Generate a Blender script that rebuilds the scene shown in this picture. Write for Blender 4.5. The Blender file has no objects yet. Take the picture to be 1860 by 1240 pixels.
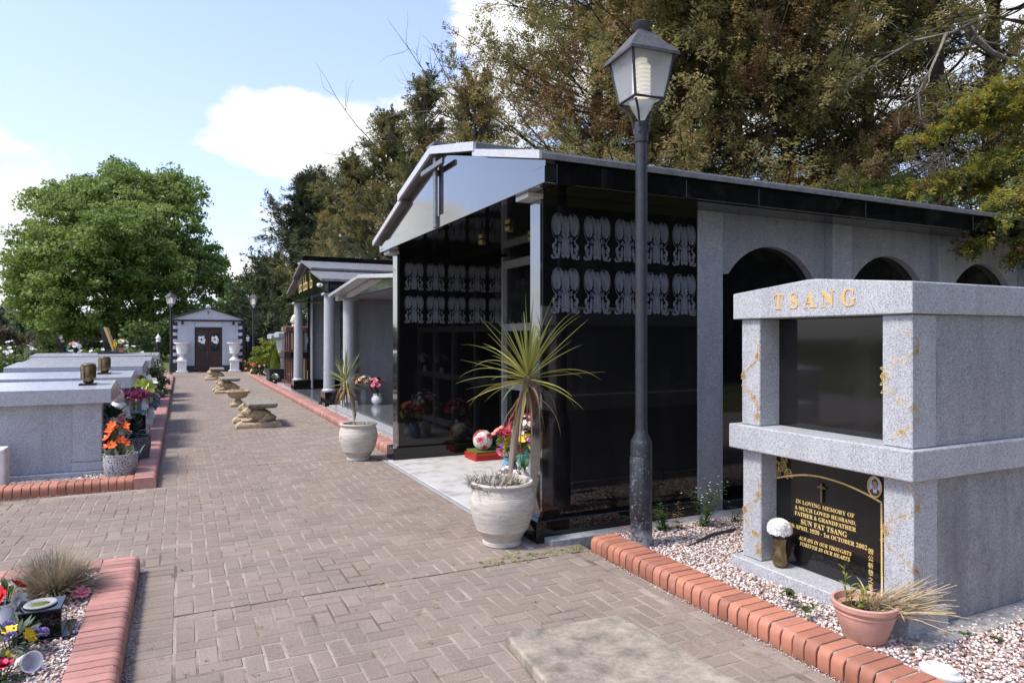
import bpy, math, random
import numpy as np
from mathutils import Vector, Matrix

random.seed(7); RNG = np.random.default_rng(11)
PI = math.pi
S = bpy.context.scene
COL = S.collection

# ------------------------------------------------------------------ camera
cam = bpy.data.cameras.new('camera'); camo = bpy.data.objects.new('camera', cam); COL.objects.link(camo)
cam.sensor_width = 36.0; cam.lens = 24.0
cam.clip_start = 0.05; cam.clip_end = 3000
cam.shift_y = -6.0/1860
YAW = math.radians(25.9)
camo.location = (0, 0, 1.6); camo.rotation_euler = (PI/2, 0, -YAW)
S.camera = camo

# ------------------------------------------------------------------ sky and sun
SUN_AZ = Vector((-1.0, 0.06)).normalized(); SUN_EL = math.radians(56)
world = bpy.data.worlds.new('World'); S.world = world; world.use_nodes = True
def build_world():
    nt = world.node_tree; N = nt.nodes; L = nt.links; N.clear()
    out = N.new('ShaderNodeOutputWorld'); bg = N.new('ShaderNodeBackground'); bg.inputs[1].default_value = 0.15
    L.new(bg.outputs[0], out.inputs[0])
    sky = N.new('ShaderNodeTexSky'); sky.sky_type = 'NISHITA'; sky.sun_disc = False
    sky.sun_elevation = SUN_EL; sky.sun_rotation = math.atan2(SUN_AZ.x, SUN_AZ.y)
    sky.air_density = 1.0; sky.dust_density = 1.2; sky.ozone_density = 1.0
    tc = N.new('ShaderNodeTexCoord')
    def vm(op, a, b=None):
        n = N.new('ShaderNodeVectorMath'); n.operation = op
        for i, v in enumerate((a, b)):
            if v is None: continue
            if isinstance(v, (tuple, list, Vector)): n.inputs[i].default_value = tuple(v)
            else: L.new(v, n.inputs[i])
        return n.outputs['Value'] if op in ('DOT_PRODUCT', 'LENGTH') else n.outputs[0]
    def mm(op, a, b=None, c=None, clamp=False):
        n = N.new('ShaderNodeMath'); n.operation = op; n.use_clamp = clamp
        for i, v in enumerate((a, b, c)):
            if v is None: continue
            if isinstance(v, (int, float)): n.inputs[i].default_value = v
            else: L.new(v, n.inputs[i])
        return n.outputs[0]
    D = vm('NORMALIZE', tc.outputs['Generated'])
    def noise(vec, scale, detail, rough=.55):
        n = N.new('ShaderNodeTexNoise'); n.inputs['Scale'].default_value = scale
        n.inputs['Detail'].default_value = detail; n.inputs['Roughness'].default_value = rough
        L.new(vec, n.inputs['Vector']); return n.outputs['Fac']
    Ds = vm('MULTIPLY', D, (1, 1, 1.9))
    n1 = noise(Ds, 9.0, 8, .60); n2 = noise(vm('ADD', Ds, (3.1, 1.7, .4)), 7.0, 4)
    n3 = noise(vm('ADD', Ds, (7.1, -2.7, 3.4)), 4.0, 4)
    # cumulus banks: centre (azimuth from +Y to +X, elevation), half sizes (all degrees)
    banks = [(9.0, 16.4, 8.0, 3.6), (14.5, 14.0, 9, 4.6), (21.5, 16.8, 8, 4.2), (14, 9, 9, 3.2), (17, 10, 9, 4), (3.2, 16.5, 2.2, 1.3),
             (26.5, 26.0, 6.5, 4.4), (31, 22, 10, 5.0), (23.0, 23.4, 2.2, 1.5), (20, 4.5, 20, 2.6),
             (-12, 9.5, 8.5, 4.6), (-14, 4.5, 16, 4.0), (50, 20, 16, 7), (-19, 8.4, 6.5, 2.8), (-40, 9, 12, 4.5), (-70, 16, 22, 6),
             (-115, 22, 24, 7), (-160, 28, 26, 8), (140, 22, 26, 8), (95, 32, 24, 9)]
    val = None
    for az, el, wa, wb in banks:
        a, e = math.radians(az), math.radians(el)
        F = Vector((math.sin(a)*math.cos(e), math.cos(a)*math.cos(e), math.sin(e)))
        R = Vector((math.cos(a), -math.sin(a), 0)); U = R.cross(F)
        s = vm('DOT_PRODUCT', D, tuple(R/math.sin(math.radians(wa)))); t = vm('DOT_PRODUCT', D, tuple(U/math.sin(math.radians(wb))))
        r2 = mm('ADD', mm('MULTIPLY', s, s), mm('MULTIPLY', t, t))
        f = mm('GREATER_THAN', vm('DOT_PRODUCT', D, tuple(F)), 0.0)
        v = mm('MULTIPLY', mm('MULTIPLY', mm('SUBTRACT', 1.0, r2), 1.35), f)
        v = mm('ADD', v, mm('MULTIPLY', mm('SUBTRACT', f, 1.0), 3.0))
        val = v if val is None else mm('MAXIMUM', val, v)
    val = mm('MAXIMUM', val, -2.0)
    val = mm('ADD', val, mm('MULTIPLY', mm('SUBTRACT', n1, .5), 4.2))
    val = mm('ADD', val, mm('MULTIPLY', mm('SUBTRACT', n3, .5), 2.2))
    cm = N.new('ShaderNodeMapRange'); cm.interpolation_type = 'SMOOTHSTEP'
    L.new(val, cm.inputs[0]); cm.inputs[1].default_value = 0.0; cm.inputs[2].default_value = 0.95
    # thin high veil near the horizon
    sep = N.new('ShaderNodeSeparateXYZ'); L.new(D, sep.inputs[0])
    veil = N.new('ShaderNodeMapRange'); L.new(sep.outputs[2], veil.inputs[0])
    veil.inputs[1].default_value = .60; veil.inputs[2].default_value = 0.0; veil.inputs[3].default_value = .08; veil.inputs[4].default_value = .62
    shade = N.new('ShaderNodeMapRange'); L.new(n2, shade.inputs[0])
    shade.inputs[1].default_value = .35; shade.inputs[2].default_value = .65; shade.inputs[3].default_value = .76; shade.inputs[4].default_value = 1.06
    cc = N.new('ShaderNodeMix'); cc.data_type = 'RGBA'; cc.blend_type = 'MULTIPLY'; cc.inputs[0].default_value = 1
    cc.inputs[6].default_value = (3.3, 3.33, 3.38, 1)
    L.new(shade.outputs[0], cc.inputs[7])
    m0 = N.new('ShaderNodeMix'); m0.data_type = 'RGBA'; L.new(veil.outputs[0], m0.inputs[0])
    tint = N.new('ShaderNodeMix'); tint.data_type = 'RGBA'; tint.blend_type = 'MULTIPLY'; tint.inputs[0].default_value = 1; tint.inputs[7].default_value = (.84, .79, .94, 1); L.new(sky.outputs[0], tint.inputs[6])
    L.new(tint.outputs[2], m0.inputs[6]); m0.inputs[7].default_value = (2.08, 2.38, 2.88, 1)
    m1 = N.new('ShaderNodeMix'); m1.data_type = 'RGBA'; L.new(cm.outputs[0], m1.inputs[0])
    L.new(m0.outputs[2], m1.inputs[6]); L.new(cc.outputs[2], m1.inputs[7])
    L.new(m1.outputs[2], bg.inputs[0])
build_world()
sun = bpy.data.lights.new('sun', 'SUN'); suno = bpy.data.objects.new('sun', sun); COL.objects.link(suno)
sun.energy = 2.0; sun.angle = math.radians(13); sun.color = (1.0, .95, .87)
sd = Vector((SUN_AZ.x*math.cos(SUN_EL), SUN_AZ.y*math.cos(SUN_EL), math.sin(SUN_EL)))
suno.rotation_euler = sd.to_track_quat('Z', 'Y').to_euler(); suno.location = sd*60
S.view_settings.view_transform = 'Standard'; S.view_settings.look = 'None'
S.view_settings.exposure = 1.36; S.view_settings.gamma = 1.0; S.view_settings.use_curve_mapping = False
S.render.engine = 'CYCLES'
cy = S.cycles; cy.max_bounces = 6; cy.diffuse_bounces = 3; cy.glossy_bounces = 3; cy.transmission_bounces = 4; cy.transparent_max_bounces = 6

def ray(u):
    a = (u-930)/1240.; return Vector((a*math.cos(YAW)+math.sin(YAW), -a*math.sin(YAW)+math.cos(YAW)))
def at(u, d, z=0.0):                                   # photo column u at depth d -> a point in the place
    r = ray(u)*d; return Vector((r.x, r.y, z))
def proj(x, y, z):
    d = x*math.sin(YAW)+y*math.cos(YAW); xc = x*math.cos(YAW)-y*math.sin(YAW)
    if d < .1: return (-9999, -9999, d)
    return (930+1240*xc/d, 614-1240*(z-1.6)/d, d)

# ------------------------------------------------------------------ materials
class NT:
    def __init__(s, name):
        s.m = bpy.data.materials.new(name); s.m.use_nodes = True
        s.t = s.m.node_tree; s.N = s.t.nodes; s.L = s.t.links
        s.b = s.N['Principled BSDF']; s.out = s.N['Material Output']
        s.tc = s.N.new('ShaderNodeTexCoord'); s.geo = s.N.new('ShaderNodeNewGeometry')
    def pos(s): return s.geo.outputs['Position']
    def obj(s): return s.tc.outputs['Object']
    def set(s, **k):
        for a, v in k.items():
            i = s.b.inputs[{'rough':'Roughness','metal':'Metallic','spec':'Specular IOR Level','ior':'IOR','trans':'Transmission Weight','coat':'Coat Weight','coat_rough':'Coat Roughness','sss':'Subsurface Weight'}.get(a, a)]
            if isinstance(v, (int, float)): i.default_value = v
            else: s.L.new(v, i)
    def color(s, v):
        if isinstance(v, tuple): s.b.inputs['Base Color'].default_value = (*v, 1) if len(v) == 3 else v
        else: s.L.new(v, s.b.inputs['Base Color'])
    def noise(s, vec, scale, detail=4, rough=.55, out='Fac'):
        n = s.N.new('ShaderNodeTexNoise'); n.inputs['Scale'].default_value = scale; n.inputs['Detail'].default_value = detail
        n.inputs['Roughness'].default_value = rough; s.L.new(vec, n.inputs['Vector']); return n.outputs[out]
    def vor(s, vec, scale, out='Distance', feature='F1'):
        n = s.N.new('ShaderNodeTexVoronoi'); n.feature = feature; n.inputs['Scale'].default_value = scale; s.L.new(vec, n.inputs['Vector']); return n.outputs[out]
    def ramp(s, fac, stops, interp='LINEAR'):
        n = s.N.new('ShaderNodeValToRGB'); n.color_ramp.interpolation = interp; e = n.color_ramp.elements
        while len(e) < len(stops): e.new(.5)
        for i, (p, c) in enumerate(stops):
            e[i].position = p
            if isinstance(c, (int, float)): c = (c, c, c)
            e[i].color = (*c, 1)
        s.L.new(fac, n.inputs[0]); return n.outputs[0]
    def mix(s, fac, a, b, mode='MIX'):
        n = s.N.new('ShaderNodeMix'); n.data_type = 'RGBA'; n.blend_type = mode
        for i, v in ((0, fac), (6, a), (7, b)):
            if isinstance(v, tuple): n.inputs[i].default_value = (*v, 1)
            elif isinstance(v, (int, float)): n.inputs[i].default_value = v
            else: s.L.new(v, n.inputs[i])
        return n.outputs[2]
    def math(s, op, a, b=0.0, clamp=False):
        n = s.N.new('ShaderNodeMath'); n.operation = op; n.use_clamp = clamp
        for i, v in ((0, a), (1, b)):
            if isinstance(v, (int, float)): n.inputs[i].default_value = v
            else: s.L.new(v, n.inputs[i])
        return n.outputs[0]
    def scalev(s, vec, k):
        n = s.N.new('ShaderNodeVectorMath'); n.operation = 'MULTIPLY'; s.L.new(vec, n.inputs[0]); n.inputs[1].default_value = k; return n.outputs[0]
    def z(s, vec):
        n = s.N.new('ShaderNodeSeparateXYZ'); s.L.new(vec, n.inputs[0]); return n.outputs[2]
    def bump(s, h, dist=.01, strength=.6):
        n = s.N.new('ShaderNodeBump'); n.inputs['Distance'].default_value = dist; n.inputs['Strength'].default_value = strength
        s.L.new(h, n.inputs['Height']); s.L.new(n.outputs[0], s.b.inputs['Normal'])
    def attr(s, name, out='Fac'):
        n = s.N.new('ShaderNodeAttribute'); n.attribute_name = name; return n.outputs[out]
    def rnd(s): return s.N.new('ShaderNodeObjectInfo').outputs['Random']

M = {}
def granite(name, dark, mid, light, rough=.35, scale=260, dirt=.0):
    n = NT(name); P = n.pos()
    a = n.vor(P, scale, 'Color'); g = n.N.new('ShaderNodeSeparateColor'); n.L.new(a, g.inputs[0])
    c = n.ramp(g.outputs[0], [(0, dark), (.28, mid), (.62, light), (1, tuple(min(1, x*1.18) for x in light))])
    big = n.noise(P, 14, 5); c = n.mix(.28, c, n.ramp(n.noise(P, 95, 3), [(.35, mid), (.65, light)]))
    c = n.mix(n.math('MULTIPLY', big, .22), c, mid)
    if dirt:
        st = n.ramp(n.noise(n.scalev(P, (3.0, 3.0, .45)), 2.3, 7, .62), [(.42, 0.0), (.72, 1.0)])
        sp = n.ramp(n.noise(P, 6, 8, .7), [(.5, 0.0), (.7, 1.0)])
        c = n.mix(n.math('MULTIPLY', n.math('MAXIMUM', st, sp), dirt), c, tuple(x*.5 for x in dark))
    n.color(c); n.set(rough=n.math('ADD', n.math('MULTIPLY', big, .2), rough-.1), spec=.5)
    n.bump(g.outputs[1], .0008, .25)
    M[name] = n.m
granite('granite_light', (.12, .125, .133), (.305, .315, .328), (.47, .483, .497), .42, 200, .22)
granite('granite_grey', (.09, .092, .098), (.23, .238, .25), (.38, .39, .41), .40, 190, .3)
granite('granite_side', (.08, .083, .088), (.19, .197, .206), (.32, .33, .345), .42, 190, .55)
granite('granite_pink', (.20, .15, .14), (.40, .33, .31), (.56, .50, .48), .3, 200, .1)
granite('granite_brown', (.035, .018, .014), (.10, .05, .042), (.17, .09, .075), .18, 180, .1)
granite('granite_roof', (.05, .05, .053), (.115, .115, .118), (.22, .22, .225), .5, 220, .5)
granite('granite_tomb', (.14, .145, .16), (.31, .32, .345), (.48, .495, .525), .34, 180, .2)
granite('granite_shiny', (.20, .20, .205), (.38, .385, .39), (.55, .55, .555), .16, 230, .12)

def polished_black(name, base=.006, rough=.035):
    n = NT(name); P = n.pos()
    sp = n.ramp(n.vor(P, 500), [(.0, .05), (.05, base), (1, base)])
    dust = n.ramp(n.noise(n.scalev(P, (1, 1, .35)), 3.5, 8, .66), [(.5, 0.0), (.8, 1.0)])
    drip = n.ramp(n.vor(n.scalev(P, (9, 9, 1.1)), 1.0), [(0, 1.0), (.05, .0)])
    c = n.mix(n.math('MULTIPLY', n.math('MAXIMUM', n.math('MULTIPLY', dust, .25), n.math('MULTIPLY', drip, .25)), .35), sp, (.10, .10, .10))
    n.color(c); n.set(rough=n.math('ADD', n.math('MULTIPLY', dust, .10), rough), spec=.5)
    M[name] = n.m
polished_black('black_granite')
polished_black('black_panel', .008, .05)

def simple(name, col, rough=.5, metal=0., var=.12, scale=30, spec=.5, bump=0., dark=None, amount=.5):
    n = NT(name); P = n.obj(); f = n.noise(P, scale, 5, .6)
    d = dark or tuple(x*(1-var*2) for x in col)
    c = n.ramp(f, [(.3, d), (.5, col), (.75, tuple(min(1, x*(1+var)) for x in col))])
    n.color(c); n.set(rough=n.math('ADD', n.math('MULTIPLY', f, .2), max(0, rough-.1)), metal=metal, spec=spec)
    if bump: n.bump(f, bump, .6)
    M[name] = n.m; return n
simple('gold', (.72, .46, .17), .42, .35, .1, 60)
simple('gold_bright', (.80, .58, .22), .35, .25, .1, 60)
simple('bronze', (.20, .145, .075), .34, .85, .25, 25)
simple('white_paint', (.74, .74, .73), .5, 0, .06, 12)
simple('white_stone', (.66, .62, .56), .7, 0, .12, 12)
simple('door_wood', (.045, .016, .013), .32, 0, .25, 8)
simple('chapel_wall', (.40, .42, .47), .6, 0, .05, 3)
simple('chapel_trim', (.50, .52, .56), .5, 0, .05, 5)
simple('black_paint', (.012, .013, .016), .38, 0, .2, 10)
simple('mortar', (.34, .315, .27), .95, 0, .25, 90, .1, .002, (.11, .10, .08))
simple('concrete', (.29, .285, .27), .9, 0, .2, 22, .2, .003, (.13, .125, .115))
simple('edge_grey', (.27, .28, .28), .7, 0, .15, 25, .3, .001)
simple('floor_tile', (.10, .105, .11), .12, 0, .15, 6)
simple('entry_floor', (.47, .465, .44), .45, 0, .1, 5, .4, 0, (.30, .29, .27))
simple('glass_dark', (.012, .022, .024), .08, 0, .2, 20)
simple('brass', (.55, .40, .16), .3, .9, .1, 40)
simple('plastic_pink', (.62, .20, .25), .4, 0, .05, 10)
simple('plastic_white', (.60, .59, .575), .38, 0, .03, 6)
simple('white_ceramic', (.78, .78, .79), .2, 0, .03, 6)
simple('blue_ceramic', (.10, .28, .46), .25, 0, .2, 6)
simple('teal_ceramic', (.10, .35, .36), .3, 0, .2, 6)
simple('hose', (.022, .022, .022), .6, 0, .2, 30)
simple('wire_red', (.35, .07, .04), .5, 0, .1, 10)
simple('soil', (.045, .034, .025), .95, 0, .4, 40, .1, .006)
simple('moss', (.12, .13, .03), .95, 0, .4, 60, .1, .004)
simple('etch', (.12, .132, .15), .55, 0, .1, 40)
simple('skin', (.38, .22, .15), .6, 0, .06, 60)
simple('hair', (.012, .010, .009), .6)
simple('suit', (.05, .06, .075), .7)
simple('photo_blue', (.40, .55, .78), .3, 0, .03)
simple('rib_red', (.55, .035, .03), .3, 0, .1, 50)
simple('bench_moss', (.22, .20, .165), .9, 0, .3, 14, .2, .006, (.075, .072, .062))
n = simple('bench_stone', (.42, .33, .21), .9, 0, .22, 18, .2, .006, (.19, .145, .09))
n = simple('pot_stone', (.60, .56, .49), .85, 0, .12, 9, .2, .004, (.36, .325, .27))
def pot_stone():
    n = NT('pot_glaze'); P = n.obj()
    f = n.noise(n.scalev(P, (1, 1, 6)), 9, 7, .65); g = n.noise(P, 55, 4, .6)
    c = n.ramp(f, [(.30, (.36, .33, .275)), (.5, (.48, .445, .38)), (.72, (.56, .53, .465))])
    c = n.mix(n.ramp(g, [(.58, 0.0), (.72, .5)]), c, (.26, .23, .19))
    n.color(c); n.set(rough=.85, spec=.25); n.bump(n.math('ADD', n.math('MULTIPLY', f, .4), g), .004, .5); M['pot_glaze'] = n.m
pot_stone()
def terracotta():
    n = NT('terracotta'); P = n.obj(); f = n.noise(P, 9, 6, .6)
    c = n.ramp(f, [(.3, (.42, .215, .16)), (.55, (.50, .27, .205)), (.78, (.56, .35, .28))])
    n.color(c); n.set(rough=.55); M['terracotta'] = n.m
terracotta()
def brickmat(name, shift):
    n = NT(name); P = n.pos(); r = n.rnd()
    f = n.noise(P, 28, 6, .6)
    a = tuple(x for x in shift)
    c = n.ramp(n.math('ADD', n.math('MULTIPLY', r, .5), n.math('MULTIPLY', f, .5)), [(.2, tuple(x*.72 for x in a)), (.5, a), (.8, tuple(min(1, x*1.22) for x in a))])
    st = n.ramp(n.noise(P, 3.2, 8, .68), [(.52, 0.0), (.75, .6)])
    c = n.mix(st, c, tuple(x*.55+.03 for x in a))
    lime = n.ramp(n.noise(P, 9.5, 7, .7), [(.63, 0.0), (.75, .35)])
    c = n.mix(lime, c, (.55, .47, .42))
    n.color(c); n.set(rough=.62, spec=.35); n.bump(f, .002, .4); M[name] = n.m
brickmat('brick_orange', (.36, .15, .094))
brickmat('brick_pink', (.37, .18, .142))
def paver(name, src):
    n = NT(name); P = n.pos()
    r = n.rnd() if src == 'obj' else n.attr('rnd')
    f = n.noise(P, 130, 4, .7); g = n.noise(P, 2.1, 7, .62)
    c = n.ramp(r, [(0, (.19, .15, .115)), (.3, (.218, .174, .134)), (.7, (.235, .190, .150)), (1, (.258, .212, .172))])
    c = n.mix(n.ramp(g, [(.36, .8), (.62, 0.0)]), c, (.165, .134, .108))
    c = n.mix(n.ramp(n.noise(P, .55, 5, .6), [(.5, 0.0), (.72, .45)]), c, (.20, .175, .155))
    c = n.mix(n.ramp(f, [(.45, 0.0), (.72, .45)]), c, (.40, .345, .295))
    c = n.mix(n.ramp(n.noise(P, 60, 6, .7), [(.56, 0.0), (.68, .5)]), c, (.10, .085, .07))
    n.color(c); n.set(rough=.92, spec=.2); n.bump(n.math('ADD', f, n.math('MULTIPLY', n.noise(P, 45, 3), 1.2)), .006, .55); M[name] = n.m
paver('paver', 'obj'); paver('paver_far', 'attr')
def sand():
    n = NT('joint_sand'); P = n.pos(); g = n.noise(P, 1.6, 6, .6)
    c = n.ramp(g, [(.36, (.12, .10, .078)), (.5, (.255, .21, .172)), (.66, (.36, .305, .255))])
    c = n.mix(n.ramp(n.noise(P, 9, 5, .6), [(.55, 0.0), (.7, .6)]), c, (.10, .10, .045))
    n.color(c); n.set(rough=.97, spec=.1); n.bump(n.noise(P, 160, 3), .004, .6); M['joint_sand'] = n.m
sand()
def slabmat():
    n = NT('weathered_slab'); P = n.pos()
    c = n.ramp(n.noise(P, 7, 8, .62), [(.33, (.15, .132, .105)), (.47, (.25, .22, .172)), (.63, (.35, .305, .235)), (.8, (.43, .375, .295))])
    c = n.mix(n.ramp(n.noise(P, 40, 6, .7), [(.5, 0.0), (.7, .55)]), c, (.11, .10, .085))
    c = n.mix(n.ramp(n.vor(P, 22), [(.0, .6), (.10, .0)]), c, (.5, .49, .46))
    n.color(c); n.set(rough=.93, spec=.2); n.bump(n.noise(P, 70, 6, .65), .006, .7); M['weathered_slab'] = n.m
slabmat()
def gravelmat(name, cols, attr=True):
    n = NT(name)
    if attr: r = n.attr('rnd')
    else:
        s = n.N.new('ShaderNodeSeparateColor'); n.L.new(n.vor(n.pos(), 48, 'Color'), s.inputs[0]); r = s.outputs[0]
    k = len(cols); c = n.ramp(r, [(i/k, q) for i, q in enumerate(cols)], 'CONSTANT')
    n.color(c); n.set(rough=.8, spec=.3)
    if not attr: n.bump(n.vor(n.pos(), 48), .02, 1.0)
    M[name] = n.m
GC = [(.62, .55, .50), (.70, .66, .62), (.48, .33, .28), (.58, .44, .38), (.66, .60, .56), (.22, .15, .13), (.40, .34, .31), (.74, .71, .68), (.33, .17, .12), (.60, .52, .47)]
gravelmat('gravel', GC); gravelmat('gravel_bed', [tuple(x*.7 for x in c) for c in GC], False)
def leafmat(name, stops, rough=.5, trans=.35, nscale=.6):
    n = NT(name); r = n.attr('rnd'); f = n.noise(n.pos(), nscale, 3)
    c = n.ramp(n.math('ADD', n.math('MULTIPLY', r, .65), n.math('MULTIPLY', f, .35)), stops)
    n.color(c); n.set(rough=rough, spec=.35)
    t = n.N.new('ShaderNodeBsdfTranslucent'); n.L.new(c, t.inputs[0]); ms = n.N.new('ShaderNodeMixShader'); ms.inputs[0].default_value = trans
    n.L.new(n.b.outputs[0], ms.inputs[1]); n.L.new(t.outputs[0], ms.inputs[2]); n.L.new(ms.outputs[0], n.out.inputs[0])
    M[name] = n.m
leafmat('leaf_plane', [(.15, (.09, .14, .028)), (.5, (.20, .285, .066)), (.85, (.33, .40, .135))], .45, .5, .25)
leafmat('leaf_cypress', [(.1, (.085, .10, .038)), (.38, (.185, .185, .065)), (.66, (.285, .23, .086)), (.92, (.36, .235, .10))], .7, .38, .45)
leafmat('leaf_rust', [(.1, (.10, .06, .025)), (.5, (.17, .105, .042)), (.9, (.24, .15, .065))], .7, .2, .5)
leafmat('leaf_olive', [(.1, (.045, .062, .024)), (.5, (.095, .112, .042)), (.9, (.165, .155, .062))], .7, .35, .45)
leafmat('leaf_dark', [(.1, (.022, .034, .018)), (.5, (.046, .062, .028)), (.9, (.085, .095, .042))], .7, .2, .4)
leafmat('leaf_gold', [(.1, (.11, .145, .03)), (.4, (.22, .225, .04)), (.7, (.36, .30, .052)), (.95, (.45, .31, .07))], .6, .45, 1.5)
leafmat('leaf_green', [(.1, (.03, .06, .014)), (.5, (.07, .12, .028)), (.9, (.14, .19, .05))], .5, .35, 2)
leafmat('leaf_lime', [(.1, (.10, .15, .02)), (.5, (.20, .25, .03)), (.9, (.36, .36, .05))], .5, .35, 2)
leafmat('leaf_pale', [(.1, (.12, .15, .09)), (.5, (.22, .25, .15)), (.9, (.36, .38, .27))], .6, .3, 1)
leafmat('leaf_brownbush', [(.1, (.06, .045, .026)), (.5, (.11, .085, .048)), (.9, (.17, .13, .075))], .7, .2, .6)
leafmat('leaf_bluegreen', [(.1, (.05, .085, .05)), (.5, (.11, .155, .10)), (.9, (.19, .23, .16))], .6, .3, .4)
leafmat('leaf_farconifer', [(.1, (.035, .05, .04)), (.5, (.055, .075, .06)), (.9, (.08, .10, .085))], .7, .2, .4)
leafmat('leaf_variegated', [(.1, (.05, .08, .025)), (.45, (.10, .135, .05)), (.75, (.26, .28, .16)), (.95, (.42, .42, .28))], .5, .3, 3)
leafmat('leaf_rose', [(.1, (.05, .08, .02)), (.5, (.11, .16, .035)), (.9, (.20, .24, .06))], .5, .3, 1)
leafmat('leaf_silk', [(.1, (.01, .035, .018)), (.5, (.02, .065, .03)), (.9, (.04, .10, .05))], .45, .2, 3)
leafmat('straw', [(.1, (.30, .22, .12)), (.5, (.46, .36, .21)), (.9, (.60, .50, .33))], .7, .25, 3)
leafmat('straw_grey', [(.1, (.17, .14, .09)), (.5, (.30, .25, .165)), (.9, (.44, .38, .27))], .75, .25, 3)
leafmat('dry_grey', [(.1, (.17, .15, .12)), (.5, (.33, .30, .25)), (.9, (.50, .46, .40))], .8, .2, 4)
leafmat('strap_leaf', [(.1, (.10, .13, .035)), (.45, (.20, .23, .06)), (.75, (.36, .33, .08)), (.95, (.50, .36, .08))], .45, .3, 1)
leafmat('dead_leaf', [(.1, (.13, .07, .035)), (.5, (.25, .15, .075)), (.9, (.38, .26, .14))], .7, .2, 3)
def bark(name, a, b):
    n = NT(name); P = n.pos(); f = n.noise(n.scalev(P, (1, 1, .22)), 14, 7, .65)
    n.color(n.ramp(f, [(.35, a), (.68, b)])); n.set(rough=.9, spec=.2); n.bump(f, .03, .8); M[name] = n.m
bark('bark_dark', (.018, .013, .010), (.075, .055, .042)); bark('bark_grey', (.10, .09, .075), (.27, .245, .21)); bark('bark_plane', (.06, .05, .038), (.18, .155, .12))
bark('stem_pale', (.17, .135, .10), (.33, .28, .22))
def petal(name, c, c2=None):
    n = NT(name); r = n.attr('rnd'); n.color(n.ramp(r, [(.0, tuple(x*.6 for x in c)), (.5, c), (1, c2 or tuple(min(1, x*1.25+.02) for x in c))]))
    n.set(rough=.55, spec=.3); M[name] = n.m
for k, c in dict(red=(.50, .015, .02), crimson=(.42, .01, .06), pink=(.75, .20, .30), salmon=(.80, .26, .22), mauve=(.46, .13, .24), white=(.78, .77, .74), cream=(.70, .66, .45),
                 yellow=(.80, .50, .02), orange=(.80, .13, .015), purple=(.24, .05, .38), lilac=(.36, .28, .55), blue=(.05, .16, .50), lime=(.55, .62, .12), peach=(.72, .40, .24)).items(): petal('petal_'+k, c)
def lampmetal():
    n = NT('lamp_paint'); P = n.pos()
    f = n.noise(P, 18, 6, .7); chips = n.ramp(n.noise(P, 40, 6, .75), [(.56, 0.0), (.62, 1.0)])
    low = n.N.new('ShaderNodeMapRange'); n.L.new(n.z(P), low.inputs[0]); low.inputs[1].default_value = 1.0; low.inputs[2].default_value = .05; low.inputs[3].default_value = .04; low.inputs[4].default_value = .85
    c = n.ramp(f, [(.3, (.016, .018, .024)), (.7, (.030, .033, .041))])
    c = n.mix(n.math('MULTIPLY', chips, low.outputs[0]), c, (.33, .34, .36))
    bare = n.math('MULTIPLY', n.ramp(n.noise(P, 22, 6, .7), [(.38, 0.0), (.5, 1.0)]), n.ramp(n.z(P), [(.13, 1.0), (.19, 0.0)]))
    c = n.mix(bare, c, (.24, .245, .25))
    n.color(c); n.set(rough=.5, spec=.4); M['lamp_paint'] = n.m
    n = NT('lamp_roof'); P = n.pos(); f = n.noise(P, 14, 6, .7)
    c = n.ramp(f, [(.35, (.035, .037, .042)), (.6, (.075, .075, .076)), (.75, (.10, .10, .092))])
    c = n.mix(n.ramp(n.noise(P, 30, 4, .7), [(.60, 0.0), (.66, .8)]), c, (.10, .10, .05))
    n.color(c); n.set(rough=.7); M['lamp_roof'] = n.m
    n = NT('frosted_glass'); n.color((.70, .74, .76)); n.set(rough=.35, trans=.75, ior=1.2); M['frosted_glass'] = n.m
    n = NT('bulb'); n.color((.85, .83, .78)); n.set(rough=.4); n.b.inputs['Emission Color'].default_value = (1, .86, .66, 1); n.b.inputs['Emission Strength'].default_value = .16; M['bulb'] = n.m
    n = NT('clear_glass'); n.color((.8, .85, .86)); n.set(rough=.05, trans=.9, ior=1.1); M['clear_glass'] = n.m
lampmetal()
def speckle(name, a, b, sc=95, th=.4):
    n = NT(name); f = n.noise(n.obj(), sc, 3, .6); n.color(n.ramp(f, [(th, a), (th+.16, b)])); n.set(rough=.85); n.bump(f, .004, .5); M[name] = n.m
speckle('speckled_pot', (.05, .05, .055), (.46, .46, .47), 70, .38); speckle('speckled_dark', (.035, .037, .045), (.20, .205, .22), 70, .45)
def grassground():
    n = NT('ground_cover'); P = n.pos(); f = n.noise(P, .4, 6, .6)
    n.color(n.ramp(f, [(.3, (.06, .075, .025)), (.6, (.11, .12, .045)), (.8, (.17, .15, .08))])); n.set(rough=1, spec=.1); M['ground_cover'] = n.m
grassground()
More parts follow.
